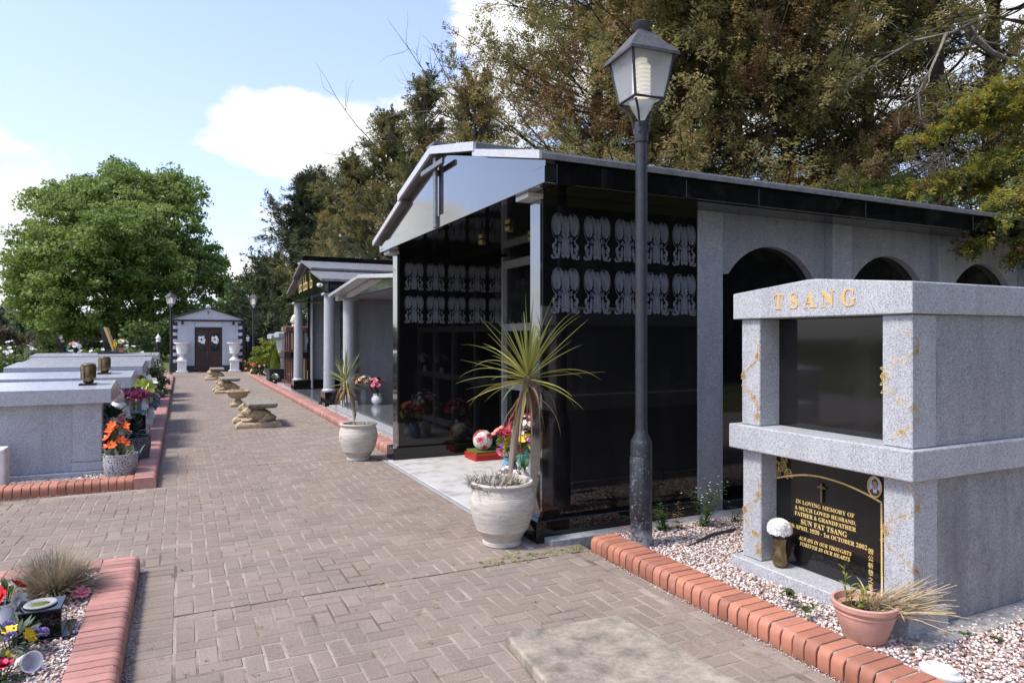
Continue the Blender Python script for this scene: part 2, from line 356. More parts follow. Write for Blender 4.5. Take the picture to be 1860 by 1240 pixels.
# ------------------------------------------------------------------ geometry helpers
def frame(d):
    d = Vector(d).normalized(); a = Vector((0, 0, 1)) if abs(d.z) < .95 else Vector((1, 0, 0))
    x = d.cross(a).normalized(); y = x.cross(d).normalized(); return x, y, d
class MB:
    def __init__(s): s.v = []; s.f = []; s.r = []; s.cr = .5
    def add(s, vs, fs, r=None):
        b = len(s.v); s.v.extend(tuple(p) for p in vs); s.f.extend(tuple(i+b for i in q) for q in fs)
        s.r.extend([s.cr if r is None else r]*len(fs)); return s
    def box(s, x0, x1, y0, y1, z0, z1):
        vs = [(x, y, z) for z in (z0, z1) for y in (y0, y1) for x in (x0, x1)]
        return s.add(vs, [(0, 2, 3, 1), (4, 5, 7, 6), (0, 1, 5, 4), (2, 6, 7, 3), (0, 4, 6, 2), (1, 3, 7, 5)])
    def taper(s, x0, x1, y0, y1, z0, X0, X1, Y0, Y1, z1):
        vs = [(x0, y0, z0), (x1, y0, z0), (x0, y1, z0), (x1, y1, z0), (X0, Y0, z1), (X1, Y0, z1), (X0, Y1, z1), (X1, Y1, z1)]
        return s.add(vs, [(0, 2, 3, 1), (4, 5, 7, 6), (0, 1, 5, 4), (2, 6, 7, 3), (0, 4, 6, 2), (1, 3, 7, 5)])
    def prism(s, pts, axis, a, b):                     # polygon in the two other axes, extruded along axis from a to b
        n = len(pts)
        def P(p, t): return (t, p[0], p[1]) if axis == 'x' else (p[0], t, p[1]) if axis == 'y' else (p[0], p[1], t)
        vs = [P(p, a) for p in pts]+[P(p, b) for p in pts]
        return s.add(vs, [tuple(range(n))[::-1], tuple(range(n, 2*n))]+[(i, (i+1) % n, n+(i+1) % n, n+i) for i in range(n)])
    def tube(s, pts, rad, seg=8, cap=True, r=None):
        pts = [Vector(p) for p in pts]; n = len(pts)
        if not isinstance(rad, (list, tuple)): rad = [rad]*n
        vs = []; X = None
        for i, p in enumerate(pts):
            d = (pts[min(i+1, n-1)]-pts[max(i-1, 0)])
            if d.length < 1e-9: d = Vector((0, 0, 1))
            d.normalize()
            if X is None: X, Y, _ = frame(d)
            else:
                X = (X-d*X.dot(d)); X = X.normalized() if X.length > 1e-6 else frame(d)[0]; Y = d.cross(X)
            for k in range(seg):
                a = 2*PI*k/seg; vs.append(p+(X*math.cos(a)+Y*math.sin(a))*rad[i])
        fs = [(i*seg+k, i*seg+(k+1) % seg, (i+1)*seg+(k+1) % seg, (i+1)*seg+k) for i in range(n-1) for k in range(seg)]
        if cap: fs += [tuple(range(seg))[::-1], tuple(range((n-1)*seg, n*seg))]
        return s.add(vs, fs, r)
    def lathe(s, prof, c=(0, 0, 0), seg=32, mod=None, sy=1.0):
        n = len(prof); vs = []
        for (r, z) in prof:
            for k in range(seg):
                a = 2*PI*k/seg; q = r*(mod(a, z) if mod else 1); vs.append((c[0]+q*math.cos(a), c[1]+q*math.sin(a)*sy, c[2]+z))
        fs = [(i*seg+k, i*seg+(k+1) % seg, (i+1)*seg+(k+1) % seg, (i+1)*seg+k) for i in range(n-1) for k in range(seg)]
        fs += [tuple(range(seg))[::-1], tuple(range((n-1)*seg, n*seg))]
        return s.add(vs, fs)
    def ball(s, c, r, seg=10, rings=6, sc=(1, 1, 1), rr=None):
        pr = [(max(.0005, r*math.sin(PI*i/rings)), -r*math.cos(PI*i/rings)) for i in range(rings+1)]
        vs = []
        for (q, z) in pr:
            for k in range(seg):
                a = 2*PI*k/seg; vs.append((c[0]+q*math.cos(a)*sc[0], c[1]+q*math.sin(a)*sc[1], c[2]+z*sc[2]))
        fs = [(i*seg+k, i*seg+(k+1) % seg, (i+1)*seg+(k+1) % seg, (i+1)*seg+k) for i in range(rings) for k in range(seg)]
        return s.add(vs, fs, rr)
    def leaf(s, p, d, length, width, bend=.2, r=None, up=None, n=2, flat=False):
        p = Vector(p); d = Vector(d).normalized()
        side = d.cross(up or Vector((0, 0, 1)))
        if side.length < 1e-3: side = Vector((1, 0, 0))
        side.normalize(); vs = []; q = p.copy(); dd = d.copy()
        for i in range(n+1):
            t = i/n; w = width*.5*(math.sin(PI*min(1, .12+.88*t)) if n > 1 else 1-t)
            if i == n: w = width*.04
            vs += [q-side*w, q+side*w]; q = q+dd*(length/n); dd = (dd+Vector((0, 0, -bend/n))).normalized()
        return s.add(vs, [(2*i, 2*i+1, 2*i+3, 2*i+2) for i in range(n)], random.random() if r is None else r)
    def ribbon(s, pts, w, nrm, off=0.0):               # flat stroke lying in the plane with normal nrm
        pts = [Vector(p) for p in pts]; n = len(pts); nrm = Vector(nrm)
        if not isinstance(w, (list, tuple)): w = [w]*n
        vs = []
        for i, p in enumerate(pts):
            d = pts[min(i+1, n-1)]-pts[max(i-1, 0)]; sd = d.cross(nrm)
            sd = sd.normalized() if sd.length > 1e-9 else Vector((0, 0, 1))
            vs += [p-sd*w[i]/2+nrm*off, p+sd*w[i]/2+nrm*off]
        return s.add(vs, [(2*i, 2*i+1, 2*i+3, 2*i+2) for i in range(n-1)])
    def build(s, name, mat, parent=None, smooth=False, bevel=0, angle=40, seg=1):
        o = Vector((0, 0, 0)); p = parent
        while p is not None: o += p.location; p = p.parent
        me = bpy.data.meshes.new(name); v = np.array(s.v, dtype=np.float64).reshape(-1, 3)-np.array(o)
        me.from_pydata(v.tolist(), [], s.f)
        a = me.attributes.new('rnd', 'FLOAT', 'FACE'); a.data.foreach_set('value', np.array(s.r, dtype=np.float32))
        return link(name, me, mat, parent, smooth, bevel, angle, seg)
def link(name, me, mat, parent=None, smooth=False, bevel=0, angle=40, seg=1):
    if mat is not None and not me.materials: me.materials.append(M[mat] if isinstance(mat, str) else mat)
    if smooth:
        me.polygons.foreach_set('use_smooth', [True]*len(me.polygons)); me.set_sharp_from_angle(angle=math.radians(angle))
    o = bpy.data.objects.new(name, me); COL.objects.link(o); o.parent = parent
    if bevel:
        b = o.modifiers.new('bevel', 'BEVEL'); b.width = bevel; b.segments = seg; b.limit_method = 'ANGLE'; b.angle_limit = math.radians(40)
    return o
def tag(o, label=None, cat=None, group=None, kind=None):
    if label: o['label'] = label
    if cat: o['category'] = cat
    if group: o['group'] = group
    if kind: o['kind'] = kind
    return o
def thing(name, label, cat, loc=(0, 0, 0), group=None):
    o = bpy.data.objects.new(name, None); COL.objects.link(o); o.location = loc; o.empty_display_size = .1
    return tag(o, label, cat, group)
KIDS = {}
def copy_tree(o, parent=None):
    c = o.copy(); COL.objects.link(c); c.parent = parent
    for ch in [q for q in o.children]: copy_tree(ch, c)
    return c
def place(proto, label, loc, rz=0, scale=1.0, group=None, first=False):
    c = proto if first else copy_tree(proto)
    c.location = loc; c.rotation_euler = (0, 0, rz); c.scale = (scale,)*3 if not isinstance(scale, tuple) else scale
    c['label'] = label
    if group: c['group'] = group
    return c
def part(name, mat, parent, fn, **k):
    m = MB(); fn(m); return m.build(name, mat, parent, **k)
def bx(name, mat, parent, *a, bevel=.004, **k): return MB().box(*a).build(name, mat, parent, bevel=bevel, **k)

# leaf clouds (numpy): centre, two half axes per quad
def quads(name, C, A, B, mat, parent=None, rnd=None, o=(0, 0, 0)):
    n = len(C); V = np.empty((n, 4, 3)); V[:, 0] = C-A*.5-B*.15; V[:, 1] = C-A*.1+B*.5; V[:, 2] = C+A*.5; V[:, 3] = C-A*.1-B*.5
    me = bpy.data.meshes.new(name); me.vertices.add(4*n); me.loops.add(4*n); me.polygons.add(n)
    me.vertices.foreach_set('co', (V.reshape(-1, 3)-np.array(o)).astype(np.float32).ravel())
    me.loops.foreach_set('vertex_index', np.arange(4*n, dtype=np.int32))
    me.polygons.foreach_set('loop_start', np.arange(0, 4*n, 4, dtype=np.int32)); me.polygons.foreach_set('loop_total', np.full(n, 4, dtype=np.int32))
    me.update(calc_edges=True)
    a = me.attributes.new('rnd', 'FLOAT', 'FACE'); a.data.foreach_set('value', (RNG.random(n) if rnd is None else np.clip(rnd, 0, 1)).astype(np.float32))
    return link(name, me, mat, parent)
def tris(name, C, A, B, mat, parent=None, rnd=None, o=(0, 0, 0)):
    n = len(C); V = np.empty((n, 3, 3)); V[:, 0] = C-A*.5-B*.5; V[:, 1] = C-A*.5+B*.5; V[:, 2] = C+A*.5
    me = bpy.data.meshes.new(name); me.vertices.add(3*n); me.loops.add(3*n); me.polygons.add(n)
    me.vertices.foreach_set('co', (V.reshape(-1, 3)-np.array(o)).astype(np.float32).ravel()); me.loops.foreach_set('vertex_index', np.arange(3*n, dtype=np.int32))
    me.polygons.foreach_set('loop_start', np.arange(0, 3*n, 3, dtype=np.int32)); me.polygons.foreach_set('loop_total', np.full(n, 3, dtype=np.int32)); me.update(calc_edges=True)
    a = me.attributes.new('rnd', 'FLOAT', 'FACE'); a.data.foreach_set('value', np.clip(rnd, 0, 1).astype(np.float32)); return link(name, me, mat, parent)
def unit(n):
    v = RNG.normal(size=(n, 3)); return v/np.linalg.norm(v, axis=1)[:, None]
def leafcloud(centers, per, rad, size, squash=(1, 1, .75), droop=0.0):
    """leaves in clumps; returns C, A, B, rnd"""
    k = len(centers); c = np.repeat(np.asarray(centers), per, axis=0); n = k*per
    r = np.repeat(np.broadcast_to(rad, (k,)), per)
    d = unit(n); C = c+d*(r*(RNG.random(n)**.45))[:, None]*np.array(squash)
    A = unit(n); A[:, 2] -= droop; A /= np.linalg.norm(A, axis=1)[:, None]
    B = np.cross(A, unit(n)); B /= np.linalg.norm(B, axis=1)[:, None]+1e-9
    s = size*(.6+.8*RNG.random(n))
    rn = np.repeat(RNG.random(k), per)*.5+RNG.random(n)*.5
    return C, A*s[:, None], B*(s*.8)[:, None], rn
def cat(*a): return tuple(np.concatenate([x[i] for x in a]) for i in range(4))

# text as flat mesh; serif capitals come from the bold maths alphabet of the built-in font
def serif(s, it=False):
    o = ''
    for c in s:
        if 'A' <= c <= 'Z': o += chr((0x1D468 if it else 0x1D400)+ord(c)-65)
        elif 'a' <= c <= 'z': o += chr((0x1D482 if it else 0x1D41A)+ord(c)-97)
        elif '0' <= c <= '9': o += chr(0x1D7CE+ord(c)-48)
        else: o += c
    return o
def text(name, body, mat, parent, centre, right, up, width=None, height=None, thick=.002, xmax=None):
    """lettering fitted to width and cap height around centre, in the plane spanned by right and up"""
    cu = bpy.data.curves.new('t', 'FONT'); cu.body = body; cu.extrude = .01; cu.resolution_u = 3
    ob = bpy.data.objects.new('t', cu); COL.objects.link(ob)
    bpy.context.view_layer.update()
    me = bpy.data.meshes.new_from_object(ob.evaluated_get(bpy.context.evaluated_depsgraph_get()))
    bpy.data.objects.remove(ob); bpy.data.curves.remove(cu)
    n = len(me.vertices); co = np.empty(n*3); me.vertices.foreach_get('co', co); co = co.reshape(-1, 3)
    lo, hi = co.min(0), co.max(0); w, h = hi[0]-lo[0], hi[1]-lo[1]
    sx = width/w if width else height/h; sy = height/h if height else sx
    R, U = Vector(right).normalized(), Vector(up).normalized(); Nn = R.cross(U)
    o = Vector((0, 0, 0)); p = parent
    while p is not None: o += p.location; p = p.parent
    P = np.array(Vector(centre)-o)+np.outer((co[:, 0]-(lo[0]+hi[0])/2)*sx, R)+np.outer((co[:, 1]-(lo[1]+hi[1])/2)*sy, U)+np.outer(co[:, 2]/.01*thick/2, Nn)
    me.vertices.foreach_set('co', P.ravel()); me.materials.clear(); me.update()
    me.name = name
    return link(name, me, mat, parent)

# blossoms
def rosette(m, c, nrm, r, petals=6, layers=2, cup=.5, wid=.9):
    x, y, z = frame(nrm); c = Vector(c)
    for l in range(layers):
        rr = r*(1-.3*l); cu = cup+.45*l; np_ = max(4, petals-l)
        for k in range(np_):
            a = 2*PI*(k+.5*l)/np_+random.uniform(-.15, .15); d = x*math.cos(a)+y*math.sin(a); t = -x*math.sin(a)+y*math.cos(a)
            w = rr*wid*PI/np_*1.15; tip = d*rr*math.cos(cu*.8)+z*rr*math.sin(cu)*.8; mid = d*rr*.6*math.cos(cu)+z*rr*.6*math.sin(cu)*.7
            m.add([c, c+mid-t*w, c+tip-t*w*.45, c+tip*1.04, c+tip+t*w*.45, c+mid+t*w], [(0, 1, 2, 3), (0, 3, 4, 5)], random.random())
def pom(m, c, r, n=60):
    c = Vector(c)
    for k in range(n):
        d = Vector(unit(1)[0]);
        if d.z < -.5: d.z *= -.6
        d.normalize(); x, y, z = frame(d); p = c+d*r*.55; w = r*.2
        m.add([p-x*w, p+d*r*.45-x*w*.8+z*0, p+d*r*.5+x*w*.8, p+x*w], [(0, 1, 2, 3)], random.random())
        m.add([p-y*w, p+d*r*.45-y*w*.8, p+d*r*.5+y*w*.8, p+y*w], [(0, 1, 2, 3)], random.random())
def bouquet(root, centre, R, spec, leafmat_='leaf_silk', leaves=40, leaf=.10, face=(0, 0, 1), rz=.8, name='blossom'):
    """spec: list of (material, count, radius, kind); every blossom is a part"""
    c = Vector(centre); fc = Vector(face)
    for mat, cnt, r, kind in spec:
        for k in range(cnt):
            d = Vector(unit(1)[0])+fc*.7; d.normalize(); p = c+Vector((d.x*R, d.y*R, d.z*R*rz))*random.uniform(.75, 1.0)
            m = MB()
            if kind == 'pom': pom(m, p, r, 46)
            elif kind == 'lily': rosette(m, p, d, r, 6, 1, .75, .7)
            elif kind == 'daisy': rosette(m, p, d, r, 9, 1, .25, .8)
            else: rosette(m, p, d, r, 7, 3, .45)
            m.build(name, mat, root)
    if leaves:
        m = MB()
        for k in range(leaves):
            d = Vector(unit(1)[0])+fc*.4; d.normalize(); m.leaf(c+Vector((d.x, d.y, d.z*rz))*R*random.uniform(.3, .85), d, leaf*random.uniform(.7, 1.3), leaf*.42, .5)
        for k in range(10):
            d = Vector(unit(1)[0])+fc; m.tube([c-fc*R*.8, c+d.normalized()*R*.7], .003, 4)
        m.build('foliage', leafmat_, root)

# ------------------------------------------------------------------ setting: ground, path, kerbs, beds
ground = MB().add([(-900, -300, -.06), (900, -300, -.06), (900, 1500, -.06), (-900, 1500, -.06)], [(0, 1, 2, 3)]).build('ground', 'ground_cover'); tag(ground, kind='structure')
path = MB().box(-9, 2.80, -1.0, 37, -.055, -.0035).build('paved_path', 'joint_sand'); tag(path, kind='structure')

JOINTS = (4.385, 9.16)
def herringbone():
    """axis-aligned 200 x 100 block herringbone, clipped to the paved area and split at the movement joints"""
    g = .003; U = .102; out = []
    beds = [(-99, -.02-.23, -5, 5.385), (-99, -.235, 8.25, 31.2)]
    for i in range(-95, 40):
        for j in range(-10, 372):
            k = (i-j) % 4                               # unit cell: k=0 left of an along-x block, k=2 foot of an along-y block
            x, y = i*U-.23, j*U
            if k == 0: r = [x, x+2*U, y, y+U]
            elif k == 2: r = [x, x+U, y-U, y+U]
            else: continue
            if r[1] < -9 or r[0] > 2.74 or r[3] < .9 or r[2] > 35.3: continue
            out.append(r)
    res = []
    for r in out:
        full = True
        r = list(r)
        if r[3] > 8.25 or (r[2] < 5.39 and r[1] > -.25):    # straight courses beside the kerb take over
            if r[1] < .0: continue
            if r[0] < -.03: r[0] = -.03; full = False
        if r[0] > 2.62: continue
        if r[1] > 2.665: r[1] = 2.665; full = False
        bad = False
        for b in beds:
            if r[0] < b[1] and r[3] > b[2] and r[2] < b[3]: bad = True
        if bad: continue
        parts_ = [r]
        for J in JOINTS:
            nxt = []
            for q in parts_:
                if q[2] < J-.005 and q[3] > J+.005: nxt += [[q[0], q[1], q[2], J-.008], [q[0], q[1], J+.008, q[3]]]; full = False
                else: nxt.append(q)
            parts_ = nxt
        for q in parts_:
            if q[3]-q[2] > .02: res.append((q[0]+g, q[1]-g, q[2]+g, q[3]-g, full))
    for (x0, x1, y0, y1) in [(-.235, -.03, 8.27, 35.2), (-.235, -.03, .9, 5.4), (2.665, 2.76, .9, 4.38), (2.665, 2.76, 9.2, 30)]:
        y = y0
        while y < y1-.1:
            L_ = .102 if x1-x0 > .15 else .204
            res.append((x0+g, x1-g, y+g, min(y+L_, y1)-g, False)); y += L_
    x = -9
    while x < -.25:                                     # soldier course in front of the front kerb of the left bed
        x += .102
    return res
def paver_mesh(name, sx, sy):
    c = .006; m = MB(); x, y = sx/2, sy/2
    vs = [(-x, -y, -.02), (x, -y, -.02), (x, y, -.02), (-x, y, -.02), (-x, -y, -c), (x, -y, -c), (x, y, -c), (-x, y, -c), (-x+c, -y+c, 0), (x-c, -y+c, 0), (x-c, y-c, 0), (-x+c, y-c, 0)]
    fs = [(8, 9, 10, 11)]+[(4+i, 4+(i+1) % 4, 8+(i+1) % 4, 8+i) for i in range(4)]+[(i, (i+1) % 4, 4+(i+1) % 4, 4+i) for i in range(4)]
    return vs, fs
def lay_pavers():
    P = herringbone(); sc = []
    for i, (x0, x1, y0, y1, full) in enumerate(P):
        u, v, d = proj((x0+x1)/2, (y0+y1)/2, 0)
        if full and 0 < u < 1860 and v < 1240 and d > 0: sc.append((d, i))
    sc.sort(); near = set(i for _, i in sc[:300])
    vx, fx = paver_mesh('a', .197, .095); vy, fy = paver_mesh('b', .095, .197)
    mx = bpy.data.meshes.new('paver'); mx.from_pydata(vx, [], fx); mx.materials.append(M['paver'])
    my = bpy.data.meshes.new('paver'); my.from_pydata(vy, [], fy); my.materials.append(M['paver'])
    rest = MB()
    for i, (x0, x1, y0, y1, full) in enumerate(P):
        dz = random.uniform(-.0025, .002); tx, ty = random.gauss(0, .008), random.gauss(0, .008)
        if i in near:
            o = bpy.data.objects.new('paver', mx if x1-x0 > .15 else my); COL.objects.link(o); o.parent = path
            o.location = ((x0+x1)/2, (y0+y1)/2, dz); o.rotation_euler = (tx, ty, random.gauss(0, .006))
        else:
            vs, fs = paver_mesh('', x1-x0, y1-y0)
            cx, cy = (x0+x1)/2, (y0+y1)/2
            rest.add([(cx+a, cy+b, c+dz+b*tx-a*ty) for a, b, c in vs], fs, random.random())
    o = rest.build('paver_field', 'paver_far', path); tag(o, kind='stuff')
lay_pavers()
for _y in JOINTS: MB().box(-.24, 2.70, _y-.009, _y+.009, -.02, -.0028).build('movement_joint', 'soil', path)

def kerb_brick_mesh(mat, pitch=.075, w=.215, h=.115, rad=.045):
    """profile across the kerb: x from 0 (outer, rounded) to w (inner); y is along the run"""
    pr = [(.004, 0), (0, .006), (0, h-rad)]+[(rad-rad*math.cos(a), h-rad+rad*math.sin(a)) for a in (.4, .8, 1.2)]+[(rad, h), (w-.004, h), (w, h-.004), (w, 0)]
    n = len(pr); t = pitch-.009; m = MB()
    c = .0025; vs = []
    for yy, ins in ((0, c), (c, 0), (t-c, 0), (t, c)):
        for (x, z) in pr: vs.append((x+(ins if x < w/2 else -ins), yy, z-(ins if z > h*.5 else 0)))
    fs = [tuple(range(n)), tuple(range(3*n, 4*n))[::-1]]
    for l in range(3): fs += [(l*n+i, l*n+n+i, l*n+n+(i+1) % n, l*n+(i+1) % n) for i in range(n)]
    me = bpy.data.meshes.new('brick'); me.from_pydata(vs, [], fs); me.materials.append(M[mat])
    me.polygons.foreach_set('use_smooth', [True]*len(me.polygons)); me.set_sharp_from_angle(angle=math.radians(35)); return me
KB = {m: kerb_brick_mesh(m) for m in ('brick_orange', 'brick_pink')}
def kerb(start, direction, length, outer_left, mat, z=0.0, w=.215, h=.115, skip=None, jit=.0025):
    """a run of bullnosed bricks on edge; outer_left: the rounded side is on the left of the running direction"""
    d = Vector((*direction, 0)).normalized(); side = Vector((d.y, -d.x, 0)) if outer_left else Vector((-d.y, d.x, 0))   # outer -> inner
    s0 = Vector((*start, z)); core = MB()
    a, b = s0+side*.008+d*.012, s0+side*(w-.008)+d*.012; e = d*(int(length/.075)*.075-.032)
    core.add([a, b, b+e, a+e]+[p+Vector((0, 0, h-.007-z*0)) for p in (a+side*.02, b, b+e, a+e+side*.02)], [(0, 1, 2, 3), (4, 5, 6, 7), (0, 1, 5, 4), (1, 2, 6, 5), (2, 3, 7, 6), (3, 0, 4, 7)])
    k = tag(core.build('kerb', 'mortar'), kind='structure')
    n = int(length/.075); rest = []
    for i in range(n):
        p = s0+d*(i*.075+.0045)
        mat4 = Matrix((( side.x, d.x, 0, p.x), (side.y, d.y, 0, p.y), (0, 0, 1, p.z), (0, 0, 0, 1)))
        if skip and skip(p): continue
        if len(k.children) >= 295:
            rest.append(mat4); continue
        o = bpy.data.objects.new('brick', KB[mat]); COL.objects.link(o); o.parent = k
        o.matrix_local = mat4 @ Matrix.Translation((random.gauss(0, jit*.6), 0, random.gauss(0, jit*.5))) @ Matrix.Rotation(random.gauss(0, .006), 4, 'Y') @ Matrix.Rotation(random.gauss(0, .008), 4, 'Z')
    if rest:
        m = MB(); vv = [v.co.copy() for v in KB[mat].vertices]; ff = [tuple(p.vertices) for p in KB[mat].polygons]
        for q in rest: m.add([q @ v for v in vv], ff, random.random())
        tag(m.build('brick_run', mat, k), kind='stuff')
    return k
LAMP = Vector((3.10, 4.17, 0))
kerb((2.765, .6), (0, 1), 3.80, True, 'brick_orange', skip=lambda p: False)
kerb((-.25, .9), (0, 1), 4.49, False, 'brick_pink')
kerb((-.465, 5.385), (-1, 0), 2.4, False, 'brick_pink')
kerb((-.235, 8.25), (0, 1), 23.0, False, 'brick_pink')
kerb((-.45, 8.25), (-1, 0), 2.6, True, 'brick_orange')
kerb((2.56, 9.05), (0, 1), 21.4, True, 'brick_pink')

def bed(name, x0, x1, y0, y1, z):
    return tag(MB().box(x0, x1, y0, y1, -.055, z).build(name, 'gravel_bed'), kind='structure')
bed('gravel_bed', 2.985, 12, -1.0, 4.56, .045)
bed('gravel_bed', -4, -.47, .9, 5.165, .08)
bed('gravel_bed', -9, -.455, 8.47, 31.2, .05)
bed('gravel_bed', 2.78, 12, 9.2, 37, .03)
def pebbles(name, rects, z, count, size, avoid=None):
    base_v = np.array([(1, 0, 0), (0, 1, 0), (-1, 0, 0), (0, -1, 0), (0, 0, 1), (0, 0, -1)], float)*np.array((1, .75, .55))
    bf = [(0, 1, 4), (1, 2, 4), (2, 3, 4), (3, 0, 4), (1, 0, 5), (2, 1, 5), (3, 2, 5), (0, 3, 5)]
    pts = []
    while len(pts) < count:
        r = random.choices(rects, [(q[1]-q[0])*(q[3]-q[2]) for q in rects])[0]
        x, y = random.uniform(r[0], r[1]), random.uniform(r[2], r[3])
        if avoid and avoid(x, y): continue
        pts.append((x, y))
    n = count; V = np.empty((n, 6, 3)); rn = RNG.random(n)
    for i, (x, y) in enumerate(pts):
        s = size*random.uniform(.6, 1.35); R = np.array(Matrix.Rotation(random.uniform(0, 6.28), 3, 'Z') @ Matrix.Rotation(random.uniform(-.6, .6), 3, 'X') @ Matrix.Rotation(random.uniform(-.6, .6), 3, 'Y'))
        V[i] = (base_v*s*RNG.uniform(.75, 1.2, (6, 1))) @ R.T+np.array((x, y, z+random.uniform(-.002, .008)))
    F = (np.array(bf)[None]+6*np.arange(n)[:, None, None]).reshape(-1, 3)
    me = bpy.data.meshes.new(name); me.vertices.add(6*n); me.vertices.foreach_set('co', V.ravel().astype(np.float32))
    me.loops.add(F.size); me.loops.foreach_set('vertex_index', F.ravel().astype(np.int32)); me.polygons.add(len(F))
    me.polygons.foreach_set('loop_start', np.arange(0, F.size, 3, dtype=np.int32)); me.polygons.foreach_set('loop_total', np.full(len(F), 3, dtype=np.int32)); me.update(calc_edges=True)
    a = me.attributes.new('rnd', 'FLOAT', 'FACE'); a.data.foreach_set('value', np.repeat(rn, 8).astype(np.float32))
    return link(name, me, 'gravel')
def in_tomb(x, y): return 3.4 < x and 2.28 < y < 3.52
tag(pebbles('gravel', [(2.985, 5.0, 1.0, 2.3), (2.985, 3.45, 2.2, 3.6), (2.985, 5.5, 3.5, 4.5)], .05, 21000, .0125, in_tomb), 'white and pink gravel chips beside the grey tomb', 'gravel', kind='stuff')
tag(pebbles('gravel', [(-1.7, -.47, 3.0, 5.15)], .085, 9000, .0105), 'white and brown gravel chips around the black cube vase', 'gravel', kind='stuff')
tag(pebbles('gravel', [(-1.0, -.455, 8.47, 16)], .055, 7000, .016), 'pale gravel between the left tombs and the path', 'gravel', kind='stuff')
tag(pebbles('kerb_grit', [(2.735, 2.763, 1.2, 4.4), (-.248, -.215, 2.0, 5.4), (-.235, -.20, 8.3, 14), (2.53, 2.558, 9.1, 14), (-3, -.24, 8.225, 8.248)], .002, 5200, .0042), 'fine grit and sand washed against the foot of the kerbs', 'grit', kind='stuff')
def foot(x0, x1, y0, y1, z0, z1, name, mat): return tag(MB().box(x0, x1, y0, y1, z0, z1).build(name, mat, bevel=.004), kind='structure')
foot(2.43, 4.2, 4.98, 8.72, -.05, .012, 'entry_floor', 'entry_floor')
foot(2.38, 2.426, 4.60, 8.78, -.05, .008, 'entry_floor_edge', 'edge_grey')
foot(2.56, 9.8, 4.57, 4.735, -.05, .045, 'concrete_strip', 'edge_grey')
foot(3.33, 6.3, 2.15, 2.49, -.05, .060, 'concrete_footing', 'concrete')
# loose weathered slab on the paving
def slab(m):
    P = [(1.515, 3.205), (2.185, 3.16), (2.29, 1.90), (1.40, 1.95)]
    m.prism(P, 'z', .004, .068)
sl = part('stone_slab', 'weathered_slab', None, slab, bevel=.014, seg=3); tag(sl, 'thick weathered grey stone slab lying flat on the paving in the foreground', 'stone slab')
sub = MB().prism([(1.56, 3.16), (2.14, 3.12), (2.25, 1.94), (1.45, 1.98)], 'z', .0005, .003).build('bedding_strip', 'concrete', sl)
# debris: tiny leaves and moss in the joints
def litter(m):
    for k in range(420):
        x, y = random.uniform(-3, 2.7), random.uniform(1.5, 11)**1.0
        a = random.uniform(0, 6.28); m.leaf((x, y, .004), (math.cos(a), math.sin(a), .15), random.uniform(.008, .022), random.uniform(.004, .010), .1)
part('path_litter', 'dead_leaf', None, litter); tag(bpy.data.objects['path_litter'], 'tiny dry leaves scattered over the paving', 'leaf litter', kind='stuff')
def joint_moss(m):
    for k in range(90):
        x = random.choice([random.uniform(-2, .6), random.uniform(-.2, 2.7)]); y = random.uniform(2.5, 9)
        for q in range(7):
            a = random.uniform(0, 6.28); m.leaf((x+random.gauss(0, .008), y+random.gauss(0, .008), .001), (math.cos(a)*.5, math.sin(a)*.5, .6), random.uniform(.008, .016), .006, .3)
    for k in range(60):
        x, y = random.uniform(1.9, 2.75), random.gauss(4.44, .05)
        for q in range(6):
            a = random.uniform(0, 6.28); m.leaf((x+random.gauss(0, .012), y, .002), (math.cos(a)*.6, math.sin(a)*.6, .6), random.uniform(.01, .022), .008, .3)
part('joint_moss', 'leaf_lime', None, joint_moss); tag(bpy.data.objects['joint_moss'], 'small green moss tufts in the paving joints', 'moss', kind='stuff')
